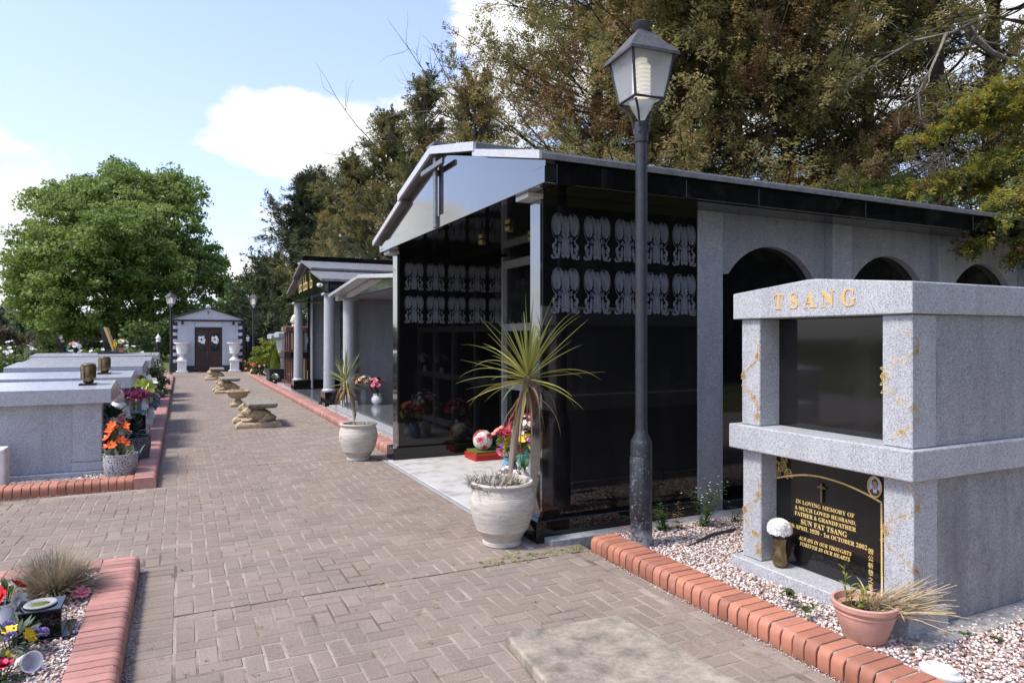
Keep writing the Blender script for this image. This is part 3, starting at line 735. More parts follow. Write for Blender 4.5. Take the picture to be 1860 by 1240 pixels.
# ------------------------------------------------------------------ etched acanthus motif (one shared mesh), local x = across, z = up, faces -y
def motif_mesh():
    m = MB(); W, Hh = .272, .37; Nn = Vector((0, -1, 0)); lay = [0]
    def pt(a, b): return Vector((a*W, -.0008-lay[0]*.00002, b*Hh))
    def petalp(ax, ay, ang, r, w):
        d = (math.sin(ang), math.cos(ang)); t = (d[1], -d[0]); lay[0] = (lay[0]+1) % 12
        P = [(ax+d[0]*r*.10, ay+d[1]*r*.10), (ax+d[0]*r*.7+t[0]*w, ay+d[1]*r*.7+t[1]*w), (ax+d[0]*r*.94+t[0]*w*.8, ay+d[1]*r*.94+t[1]*w*.8), (ax+d[0]*r, ay+d[1]*r), (ax+d[0]*r*.94-t[0]*w*.8, ay+d[1]*r*.94-t[1]*w*.8), (ax+d[0]*r*.7-t[0]*w, ay+d[1]*r*.7-t[1]*w)]
        m.add([pt(*p) for p in P], [(0, 1, 2, 3, 4, 5)])
    def line(P, w): m.ribbon([pt(*p) for p in P], w, (0, -1, 0))
    def fan(ax, ay, lean, rx, ry, n, spread):
        b = ry/2
        for k in range(n):
            th = -PI/2+PI*.14+(k/(n-1))*2*PI*.86; px, py = rx*math.cos(th), b+b*math.sin(th); r = math.hypot(px, py); a = math.atan2(px, py)
            t2 = th+2*PI*.86/(n-1); gap = math.hypot(rx*math.cos(t2)-px, b+b*math.sin(t2)-py)
            petalp(ax, ay, a+lean, r, .31*gap*max(.40, abs(math.cos(math.atan2(b+b*math.sin(t2)-py, rx*math.cos(t2)-px)+a))))
    def spiral(cx, cy, r, turns, a0, sgn, w):
        line([(cx+sgn*r*(1-t*.85)*math.cos(a0+t*turns*2*PI), cy+.74*r*(1-t*.85)*math.sin(a0+t*turns*2*PI)) for t in np.linspace(0, 1, 16)], w)
    for s in (-1, 1):
        fan(s*.28, .50, s*.13, .16, .48, 21, 2.1)
        line([(s*(.27+.21*math.sin(a)), .70+.27*math.cos(a)*(1.05 if math.cos(a) > 0 else 1.0)) for a in np.linspace(-.5*s, 2.5*s, 14)*s], .0022)
        line([(s*.47, .62), (s*.42, .50), (s*.33, .42), (s*.27, .40)], .005)
        spiral(s*.20, .42, .075, 1.4, 1, s, .006); spiral(s*.11, .53, .06, 1.3, 2, s, .005); spiral(s*.30, .55, .05, 1.2, 0, s, .005)
        fan(s*.155, .76, s*.02, .07, .22, 7, .5)
        m.add([pt(s*.33+.03*math.cos(a), .385+.022*math.sin(a)) for a in np.linspace(0, 2*PI, 9)[:-1]], [tuple(range(8))])
        line([(s*.30, .35), (s*.36, .33), (s*.40, .27), (s*.38, .20), (s*.33, .17), (s*.30, .20)], [.010, .012, .012, .010, .008, .005])
        spiral(s*.35, .22, .055, 1.3, .5, s, .007)
        for q in range(5): petalp(s*.37, .26, s*(.2+q*.5), .085, .018)
        fan(s*.23, .05, s*-.10, .05, .32, 9, .55)
        fan(s*.31, .04, s*.6, .05, .20, 7, .5)
        spiral(s*.27, .045, .065, 1.6, .3, s, .008); spiral(s*.085, .055, .06, 1.6, .3, s, .008)
        line([(s*.30, .03), (s*.38, .01), (s*.45, .025), (s*.475, .055), (s*.45, .075), (s*.42, .06)], [.010, .014, .015, .012, .010, .006])
        line([(s*.10, .10), (s*.13, .25), (s*.10, .42), (s*.07, .50)], .005)
        for q in range(9):
            petalp(s*.05, .10+q*.035, s*1.1, .11-.004*q, .014)
    fan(0, .46, 0, .15, .49, 21, 2.1); fan(0, .04, 0, .10, .50, 15, .5)
    line([(0, .14), (0, .45)], .008); line([(-.02, .08), (0, .14), (.02, .08), (0, .05), (-.02, .08)], .006)
    me = bpy.data.meshes.new('etched_motif'); me.from_pydata([tuple(v) for v in m.v], [], m.f); me.materials.append(M['etch']); return me
MOTIF = motif_mesh()
def motif(parent, loc):
    o = bpy.data.objects.new('etched_motif', MOTIF); COL.objects.link(o); o.parent = parent
    r = Vector((0, 0, 0)); p = parent
    while p is not None: r += p.location; p = p.parent
    o.location = Vector(loc)-r; return o

# ------------------------------------------------------------------ main mausoleum
def main_mausoleum():
    T = thing('mausoleum', 'large black granite mausoleum with pitched roof, cross on gable and etched side panels', 'mausoleum', (2.5, 6.85, 0))
    yn, yf, xf = 4.76, 8.92, 2.58                     # near wall, far wall, wing front
    wn = bx('wing_wall', 'black_granite', T, xf, 4.15, yn, yn+.17, .17, 2.80, bevel=.003); wn['label'] = 'black polished side wall with two rows of etched motifs'
    wf = bx('wing_wall', 'black_granite', T, xf, 4.15, yf-.20, yf, .17, 2.80, bevel=.003)
    for i in range(5):
        for z in (2.237, 1.80):
            motif(wn, (2.79+i*.303, yn-.0005, z)); motif(wf, (2.79+i*.303, yf-.2005, z))
    for nm, (y0, y1) in (('plinth', (yn-.07, yn+.24)), ('plinth', (yf-.27, yf+.05))):
        bx(nm, 'black_granite', T, 2.49, 4.13, y0, y1, 0, .17, bevel=.004)
    for y0, y1 in ((yn-.02, yn+.20), (yf-.23, yf+.02)): bx('capital', 'granite_shiny', T, 2.44, 2.578, y0, y1, 2.70, 2.742, bevel=.004)
    for y0, y1 in ((yn+.002, yn+.168), (yf-.198, yf-.002)): bx('pilaster_strip', 'granite_shiny_dark', T, xf-.022, xf, y0, y1, .171, 2.698, bevel=.002)
    # ceiling, architrave and gable
    yc = 6.745
    bx('architrave', 'black_granite', T, 2.66, 9.9, 4.64, yn+.3, 2.801, 2.865, bevel=.003)
    bx('ceiling', 'black_panel', T, 2.502, 4.4, 4.95, 8.95, 2.76, 2.9)
    g = MB().prism([(4.42, 2.872), (9.00, 2.872), (9.00, 2.884), (yc, 3.512), (4.42, 2.918)], 'x', 2.42, 2.50).build('gable_panel', 'gable_mirror', T)
    bx('gable_base', 'gable_mirror', T, 2.400, 2.50, 4.40, 9.01, 2.742, 2.865, bevel=.003)
    # side fascia in slabs
    xs = [2.503, 3.72, 4.52, 5.9, 7.6, 9.9]
    for a, b in zip(xs[:-1], xs[1:]): bx('fascia_slab', 'black_granite', T, a+.003, b-.003, 4.40, 4.45, 2.745+.004*math.sin(a*7), 2.90, bevel=.003)
    bx('soffit', 'black_panel', T, 2.51, 9.9, 4.452, 4.75, 2.74, 2.80, bevel=0)
    # roof: two slopes, with lapped slabs showing on the gable edge
    def slope(y0, z0, y1, z1, th): return [(y0, z0), (y1, z1), (y1, z1+th), (y0, z0+th)]
    for sgn in (-1, 1):
        ye = 4.36 if sgn < 0 else 9.13; ze = 2.905 if sgn < 0 else 2.85; k = .46
        ym = ye+(yc-ye)*.53; zm = ze+(3.51-ze)*.53
        r = MB().prism(slope(ye, ze, ym, zm, .045), 'x', 2.36, 9.95).build('roof_slab', 'granite_roof', T, bevel=.004)
        MB().prism(slope(ym-.05*(-sgn), zm+.035, yc+.001*sgn, 3.515, .075), 'x', 2.355, 9.95).build('roof_slab', 'granite_roof', T, bevel=.004)
        e = MB().prism(slope(ye+.002*sgn, ze-.004, ym, zm-.004, .062), 'x', 2.335, 2.358).build('roof_edge', 'granite_shiny', T)
        e = MB().prism(slope(ym-.05*(-sgn), zm+.03, yc+.001*sgn, 3.51, .08), 'x', 2.325, 2.353).build('roof_edge', 'granite_shiny', T)
    bx('ridge_cap', 'granite_roof', T, 2.325, 9.95, yc-.12, yc+.12, 3.58, 3.61, bevel=.004)
    cr = part('cross', 'cross_metal', T, lambda m: m.box(2.37, 2.403, yc-.035, yc+.035, 2.745, 3.48), bevel=.006)
    part('cross_arm', 'cross_metal', cr, lambda m: m.box(2.335, 2.369, yc-.33, yc+.33, 3.34, 3.395), bevel=.006)
    # granite flank with blind arches
    wall_y = yn+.07
    bx('arch_backing', 'black_panel', T, 4.43, 9.9, wall_y+.16, wall_y+.2, 0, 2.80, bevel=0)
    edges = [4.15, 5.88, 7.58, 9.28]
    for i, x in enumerate(edges): bx('pilaster', 'granite_flank', T, x+.002, x+.29, yn-.012+.002*i, wall_y+.14, .0, 2.80, bevel=.004)
    for i in range(3):
        a, b = edges[i]+.292, edges[i+1]-.002 if i < 2 else edges[3]-.002
        cx = (a+b)/2; R = .60; zs = 2.20; pts = [(a, 2.80), (a, zs), (cx-.56, zs)]
        A0 = math.asin(.0/1); hw, rise = .56, .285; Rr = (hw*hw+rise*rise)/(2*rise); zc = zs+rise-Rr; th = math.asin(hw/Rr)
        pts = [(a, zs), (cx-hw, zs)]+[(cx+Rr*math.sin(t), zc+Rr*math.cos(t)) for t in np.linspace(-th, th, 25)[1:-1]]+[(cx+hw, zs), (b, zs)]
        m = MB()
        top = 2.80; n = len(pts)
        for y in (wall_y+.03, wall_y+.10):
            pass
        y0, y1 = wall_y+.02, wall_y+.10
        vs = []
        for p in pts: vs += [(p[0], y0, p[1]), (p[0], y0, top), (p[0], y1, p[1])]
        fs = []
        for k in range(n-1): fs += [(3*k, 3*k+3, 3*k+4, 3*k+1), (3*k, 3*k+2, 3*k+5, 3*k+3)]
        m.add(vs, fs); m.build('arch_panel', 'granite_flank', T)
        bx('arch_infill', 'black_granite', T, a, b, wall_y+.105, wall_y+.15, .05, 2.6, bevel=0)
    bx('plinth', 'black_granite', T, 4.44, 9.9, yn-.05, yn+.24, 0, .13, bevel=.003)
    bx('rear_wall', 'black_panel', T, 9.9, 9.98, 4.8, 8.9, 0, 2.85, bevel=0); bx('far_wall', 'granite_flank', T, 4.2, 9.9, 8.72, 8.9, 0, 2.8, bevel=0)
    # niche wall at the back: granite grid with black niche panels
    x = 4.12
    ys = [4.93, 5.62, 6.31, 7.00, 7.69, 8.38, 8.715]; ys = [4.94, 5.88, 6.82, 7.76, 8.71]
    zs = [.15, .95, 1.75, 2.62]
    for i, y in enumerate(ys): bx('niche_post', 'granite_grey', T, x-.06, x+.05, y-.045 if i else y, y+.045 if i < 4 else y, .02, 2.74, bevel=.003)
    for z in zs:
        for a, b in zip(ys[:-1], ys[1:]): bx('niche_rail', 'granite_grey', T, x-.05, x+.05, a+.046, b-.046, z-.05, z+.05, bevel=.003)
    for a, b in zip(ys[:-1], ys[1:]):
        for c, d in zip(zs[:-1], zs[1:]): bx('niche_panel', 'black_granite', T, x+.01, x+.04, a+.046, b-.046, c+.051, d-.051, bevel=0)
    for (lx, ly) in ((3.2, 7.4), (3.05, 6.35), (3.6, 6.9)):
        part('ceiling_light', 'brass', T, lambda m: m.lathe([(.03, -.06), (.045, -.055), (.045, -.01), (.03, 0)], (lx, ly, 2.76), 12), smooth=True)
    return T
def more_mats():
    n = NT('gable_mirror'); P = n.pos(); dr = n.ramp(n.noise(n.scalev(P, (1, 7, .5)), 3, 6, .6), [(.45, 0.0), (.8, 1.0)])
    n.color(n.mix(dr, (.008, .008, .01), (.03, .03, .032))); n.set(rough=n.math('MULTIPLY', dr, .08), spec=.9, ior=1.9, coat=1.0, coat_rough=.02); M['gable_mirror'] = n.m
    simple('cross_metal', (.20, .205, .21), .35, .6, .2, 40)
    granite('granite_flank', (.085, .088, .095), (.22, .23, .245), (.36, .375, .395), .45, 190, .25)
    n = NT('granite_shiny_dark'); n.color((.02, .02, .022)); n.set(rough=.06, spec=.9, coat=1.0, ior=1.9); M['granite_shiny_dark'] = n.m
more_mats()
main_mausoleum()

# grave gifts inside the mausoleum
def flower_ball():
    T = thing('flower_wreath', 'white and red flower football on a red ribboned base inside the mausoleum', 'wreath', (3.60, 8.30, .012))
    c = Vector((3.60, 8.30, .255)); m = MB(); rd = MB()
    spots = [Vector(v).normalized() for v in ((-.6, -.7, .2), (.3, -.8, .55), (-.2, -.2, 1), (-.9, .2, .1), (.8, -.5, -.1), (-.2, -.9, -.6), (-.7, -.1, .75))]
    for k in range(620):
        d = Vector(unit(1)[0]); isr = any(d.angle(s) < .33 for s in spots); rosette(rd if isr else m, c+d*.122, d, .026, 5, 1, .4)
    b = part('ball', 'petal_white', T, lambda q: (q.ball(c, .118, 16, 10))); m.build('blossom', 'petal_white', T); rd.build('blossom', 'petal_red', T)
    part('base', 'moss', T, lambda q: q.box(3.44, 3.77, 8.13, 8.47, .04, .125)); 
    def rib(q):
        for k in range(16):
            x = 3.43+k*.0225; q.box(x, x+.012, 8.11, 8.128, .012+.0, .10); y = 8.12+k*.0225; q.box(3.412, 3.43, y, y+.012, .012, .10)
        q.box(3.44, 3.77, 8.13, 8.47, .012, .04)
    part('ribbon', 'rib_red', T, rib)
flower_ball()
def gift(label, loc, vase, vh, vr, c, R, spec, leaves=40, leafm='leaf_silk', leaf=.1, name='flower_vase'):
    T = thing(name, label, 'flowers', loc)
    x, y, z = loc
    if vase: part('vase', vase, T, lambda m: m.lathe([(vr*.6, 0), (vr*.95, vh*.25), (vr, vh*.55), (vr*.65, vh*.85), (vr*.8, vh), (vr*.6, vh), (vr*.5, vh*.85)], loc, 18), smooth=True)
    bouquet(T, c, R, spec, leafm, leaves, leaf); return T
gift('pink and yellow silk bouquet in a blue vase inside the mausoleum', (3.36, 6.98, .012), 'blue_ceramic', .24, .09, (3.36, 6.98, .40), .22,
     [('petal_salmon', 6, .09, 'rose'), ('petal_lime', 7, .055, 'daisy'), ('petal_crimson', 7, .065, 'rose'), ('petal_blue', 2, .04, 'rose'), ('petal_purple', 4, .035, 'daisy'), ('petal_pink', 3, .06, 'rose')], 30)
gift('yellow lilies with purple pansies beside the blue vase', (3.36, 6.66, .012), 'white_ceramic', .16, .08, (3.36, 6.66, .36), .22,
     [('petal_yellow', 10, .075, 'lily'), ('petal_lime', 6, .05, 'daisy'), ('petal_purple', 6, .04, 'daisy'), ('petal_white', 5, .06, 'rose')], 45, 'leaf_green')
gift('tall pale pink and white blossom spray behind the yellow lilies', (3.60, 6.82, .012), 'white_ceramic', .26, .08, (3.60, 6.82, .56), .26,
     [('petal_pink', 18, .035, 'rose'), ('petal_white', 26, .035, 'rose'), ('petal_lilac', 10, .03, 'daisy')], 50, 'leaf_pale')
gift('low pot of small pink flowers and white edging by the cordyline', (3.00, 6.25, .012), 'white_ceramic', .12, .09, (3.00, 6.25, .17), .15,
     [('petal_pink', 14, .028, 'rose'), ('petal_purple', 5, .035, 'daisy'), ('petal_white', 12, .045, 'rose')], 24, 'leaf_pale', .06)
gift('crimson rose bouquet deep inside the mausoleum', (3.85, 7.6, .012), 'teal_ceramic', .28, .10, (3.85, 7.6, .48), .22,
     [('petal_crimson', 12, .06, 'rose'), ('petal_pink', 6, .06, 'rose'), ('petal_white', 8, .05, 'rose')], 30)
for (x, y, z, mc, lb) in ((4.03, 5.5, 1.0, 'petal_white', 'white blooms on the niche ledge nearest the near wall'), (4.03, 6.4, 1.0, 'petal_cream', 'cream blooms on the middle niche ledge'), (4.0, 7.2, .2, 'petal_white', 'white blooms on the lowest niche ledge')):
    gift(lb, (x, y, z), 'white_ceramic', .10, .045, (x-.02, y, z+.20), .13, [(mc, 9, .05, 'rose')], 16)

# ------------------------------------------------------------------ second and third mausoleums along the path
def mausoleum2():
    T = thing('mausoleum', 'low grey granite mausoleum with round columns and pale gable behind the black one', 'mausoleum', (3.2, 13, 0))
    y0, y1, yc = 10.25, 15.62, 12.93
    bx('step', 'edge_grey', T, 3.03, 3.25, 9.4, 15.75, 0, .085, bevel=.006)
    fl = bx('floor', 'floor_tile', T, 3.252, 6.5, 9.4, 16.0, 0, .10, bevel=0)
    for k in range(9): bx('tile', 'floor_tile', fl, 3.27+.0*k, 4.86, 10.0+k*.65, 10.0+k*.65+.643, .10, .112, bevel=.002)
    for y in (15.35, 10.5):
        c = part('column', 'granite_light', T, lambda m: m.lathe([(.145, .20), (.14, .5), (.135, 2.44)], (3.40, y, 0), 24), smooth=True)
        bx('column_base', 'granite_light', c, 3.24, 3.56, y-.16, y+.16, .10, .20, bevel=.01); bx('capital', 'granite_shiny', c, 3.24, 3.56, y-.16, y+.16, 2.44, 2.475)
    bx('side_wall', 'granite_grey', T, 3.62, 6.5, 15.60, 15.78, .113, 2.48); bx('side_wall', 'granite_grey', T, 3.62, 6.5, 9.5, 9.68, .10, 2.48)
    bx('jamb', 'granite_shiny', T, 3.55, 3.615, 15.58, 15.70, .113, 2.47); bx('rear_wall', 'black_granite', T, 5.2, 5.3, 9.7, 15.6, .1, 2.48)
    MB().prism([(10.2, 2.478), (15.62, 2.478), (15.62, 2.53), (yc, 2.72), (10.2, 2.53)], 'x', 3.27, 3.36).build('gable_panel', 'gable_pale', T)
    bx('lintel_end', 'granite_shiny', T, 3.16, 3.27, 15.42, 15.68, 2.44, 2.56); bx('ceiling', 'granite_grey', T, 3.37, 6.5, 9.5, 15.78, 2.482, 2.52)
    for s in (-1, 1):
        ye = yc+s*2.86
        MB().prism([(ye, 2.525), (yc, 2.735), (yc, 2.80), (ye, 2.59)], 'x', 3.02, 6.6).build('roof_slab', 'granite_shiny', T, bevel=.005)
    gift('pink carnations in a white pot on the polished floor', (3.98, 15.15, .113), 'white_ceramic', .24, .13, (3.98, 15.15, .53), .2, [('petal_pink', 12, .06, 'rose'), ('petal_crimson', 5, .05, 'rose')], 50)
    gift('cream flowers in a tall glass vase beside the pink carnations', (3.70, 15.25, .113), 'clear_glass', .34, .07, (3.70, 15.25, .62), .19, [('petal_cream', 10, .06, 'daisy'), ('petal_peach', 5, .05, 'rose')], 18, 'dry_grey')
n = NT('gable_pale'); n.color((.22, .23, .23)); n.set(rough=.06, spec=.8, coat=1.0); M['gable_pale'] = n.m
mausoleum2()
def mausoleum3():
    T = thing('mausoleum', 'dark green granite mausoleum with gold lettering on its gable and two grey columns', 'mausoleum', (3.1, 18.7, 0))
    yc = 18.7
    for y in (16.28, 20.95):
        c = part('column', 'granite_light', T, lambda m: m.lathe([(.135, .42), (.13, .9), (.12, 2.60)], (3.14, y, 0), 24), smooth=True)
        part('column_base', 'granite_light', c, lambda m: m.lathe([(.17, .36), (.17, .39), (.14, .42)], (3.14, y, 0), 24), smooth=True)
        bx('capital', 'granite_light', c, 2.98, 3.30, y-.16, y+.16, 2.60, 2.66, bevel=.01)
    bx('plinth', 'black_granite', T, 2.98, 6.4, 15.95, 16.50, .0, .36); bx('plinth', 'black_granite', T, 2.98, 6.4, 20.72, 21.25, .0, .36)
    bx('floor', 'floor_tile', T, 2.94, 6.4, 16.51, 20.71, 0, .10)
    for y in (16.1, 20.86):
        bx('side_wall', 'granite_grey', T, 3.50, 6.3, y, y+.22, .362, 2.64); bx('jamb', 'black_granite', T, 3.40, 3.495, y+.01, y+.21, .362, 2.64)
    bx('jamb', 'granite_shiny', T, 3.47, 3.52, 20.70, 20.855, .11, 2.64)
    bx('rear_wall', 'black_granite', T, 5.4, 5.5, 16.3, 20.8, .1, 2.64); bx('ceiling', 'black_panel', T, 3.08, 6.4, 16.0, 21.2, 2.662, 2.70, bevel=0)
    bx('side_beam', 'black_granite', T, 3.1, 6.45, 15.98, 16.2, 2.705, 2.93)
    g = MB().prism([(16.02, 2.67), (21.2, 2.67), (21.2, 2.93), (yc, 3.50), (16.02, 2.93)], 'x', 2.98, 3.07).build('gable_panel', 'gable_green', T)
    for s in (-1, 1):
        for (a, b, dz) in ((0.0, .53, .08), (.50, 1.0, 0)):
            ya, yb = yc+s*2.85*a, yc+s*2.85*b; za, zb = 3.52-.62*a, 3.52-.62*b
            MB().prism([(ya, za+dz), (yb, zb+dz), (yb, zb+dz+.06), (ya, za+dz+.06)], 'x', 2.88-.01*(a == 0), 6.6).build('roof_slab', 'granite_roof', T, bevel=.004)
    bx('ridge_cap', 'black_granite', T, 2.90, 6.6, yc-.06, yc+.06, 3.62, 3.78, bevel=.004)
    def scroll(m):                                     # gold lettering too small to read in the photograph
        for (y, z, h) in ((19.75, 2.86, .34), (19.55, 2.88, .22), (19.40, 2.88, .40), (19.0, 2.87, .40), (18.84, 2.88, .24), (18.66, 2.88, .42), (18.5, 2.88, .22), (17.95, 2.88, .44), (17.78, 2.88, .24)):
            m.ribbon([(2.975, y, z), (2.975, y-.02, z+h*.6), (2.975, y+.01, z+h)], [.05, .04, .02], (-1, 0, 0))
            m.ribbon([(2.974, y-.08+.09*math.cos(a), z+.09+.09*math.sin(a)) for a in np.linspace(0, 5.2, 10)], .03, (-1, 0, 0))
    part('lettering', 'gold_bright', g, scroll)
    part('wall_light', 'white_ceramic', g, lambda m: m.ball((2.96, 16.6, 2.86), .05))
n = NT('gable_green'); n.color((.012, .016, .013)); n.set(rough=.08, spec=.9, ior=1.9, coat=1.0); M['gable_green'] = n.m
mausoleum3()

# two-tier tombs beyond
def tier_tomb(label, x0, y0, dy, zt, body, bars, nlamp=0, top=None):
    T = thing('tomb', label, 'tomb', (x0, y0, 0)); y1 = y0+dy; L_ = 2.2; zm = zt*.50
    bx('base', body, T, x0-.08, x0+L_, y0-.05, y1+.05, 0, .16)
    for z0, z1 in ((.165, zm-.005), (zm+.17, zt-.21)):
        for y in (y0, y1-.14): bx('pillar', body, T, x0, x0+.5, y, y+.14, z0, z1)
        bx('pillar', body, T, x0, x0+.16, (y0+y1)/2-.07, (y0+y1)/2+.07, z0, z1)
        bx('side_wall', 'granite_grey', T, x0+.52, x0+L_-.1, y0+.02, y1-.02, z0, z1); bx('front_panel', 'black_panel', T, x0+.3, x0+.5, y0+.145, y1-.145, z0, z1)
        if bars:
            for k in range(4): bx('gold_bar', 'gold_bright', T, x0+.09+k*.10, x0+.125+k*.10, y0-.006, y0-.001, z0+.03, z1-.03, bevel=0)
    bx('middle_slab', top or body, T, x0-.1, x0+L_, y0-.06, y1+.06, zm, zm+.165)
    MB().prism([(y0-.06, zt-.205), (y1+.06, zt-.205), (y1+.06, zt-.04), ((y0+y1)/2, zt), (y0-.06, zt-.04)], 'x', x0-.1, x0+L_).build('lintel', top or body, T, bevel=.006)
    return T
tb = tier_tomb('brown granite two-tier tomb with gold bars and lanterns on top', 3.28, 24.0, 1.15, 2.02, 'granite_brown', True)
part('lettering', 'gold_bright', tb, lambda m: [m.box(3.174, 3.178, 24.72+d, 24.74+d, 1.85, 1.96) for d in (-.06, -.02, .03, .07)]+[m.box(3.173, 3.177, 24.65, 24.82, z, z+.015) for z in (1.86, 1.90, 1.94)])
tier_tomb('brown granite single-front tomb with gold bars nearest the columned mausoleum', 3.25, 22.1, 1.15, 1.12, 'granite_brown', True) if False else None
t4 = thing('tomb', 'low brown tomb with gold bars in front of the two-tier brown tomb', 'tomb', (3.2, 22.3, 0))
bx('base', 'granite_brown', t4, 3.10, 5.4, 22.2, 23.75, 0, .16)
for y in (22.3, 22.72, 23.14, 23.5): bx('pillar', 'granite_brown', t4, 3.2, 3.36 if y > 22.4 else 3.75, y, y+.14, .165, .98)
bx('side_wall', 'granite_grey', t4, 3.77, 5.3, 22.32, 23.6, .165, .98); bx('front_panel', 'black_panel', t4, 3.42, 3.6, 22.45, 23.5, .165, .98)
bx('top_slab', 'black_granite', t4, 3.1, 5.4, 22.22, 23.72, .985, 1.16)
for k in range(4): bx('gold_bar', 'gold_bright', t4, 3.3+k*.10, 3.335+k*.10, 22.292, 22.298, .19, .96, bevel=0)
for y in (22.7, 23.3): part('gold_emblem', 'gold_bright', t4, lambda m: m.lathe([(.001, 0), (.06, 0), (.06, .01), (.001, .012)], (0, 0, 0), 12)).matrix_local = Matrix.Translation((3.085-3.2, y-22.3, 1.07)) @ Matrix.Rotation(PI/2, 4, 'Y')
tier_tomb('pale grey two-tier tomb with gold bars just beyond the brown tomb', 3.42, 27.0, 1.3, 1.84, 'granite_light', True)
tier_tomb('pale grey two-tier tomb farthest along the right row', 3.45, 29.6, 1.3, 1.78, 'granite_light', False)
def lantern(loc, label, s=1.0, body='brass'):
    T = thing('grave_lantern', label, 'lantern', loc, 'grave lanterns'); x, y, z = loc
    part('base', body, T, lambda m: m.lathe([(.06*s, 0), (.06*s, .02*s), (.03*s, .05*s), (.03*s, .09*s), (.05*s, .11*s)], loc, 12), smooth=True)
    part('glass', 'white_ceramic', T, lambda m: m.lathe([(.045*s, .11*s), (.085*s, .17*s), (.085*s, .24*s), (.04*s, .28*s)], loc, 12), smooth=True)
    part('lid', body, T, lambda m: m.lathe([(.09*s, .275*s), (.045*s, .32*s), (.01*s, .40*s)], loc, 12), smooth=True)
lantern((3.55, 24.9, 2.01), 'small lantern with pale glass at the left on the two-tier brown tomb', 1.0)
lantern((3.50, 24.2, 2.01), 'small lantern with pale glass at the right on the two-tier brown tomb', 1.05)
lantern((3.42, 22.45, 1.16), 'small brass lantern on the low brown tomb', .95)
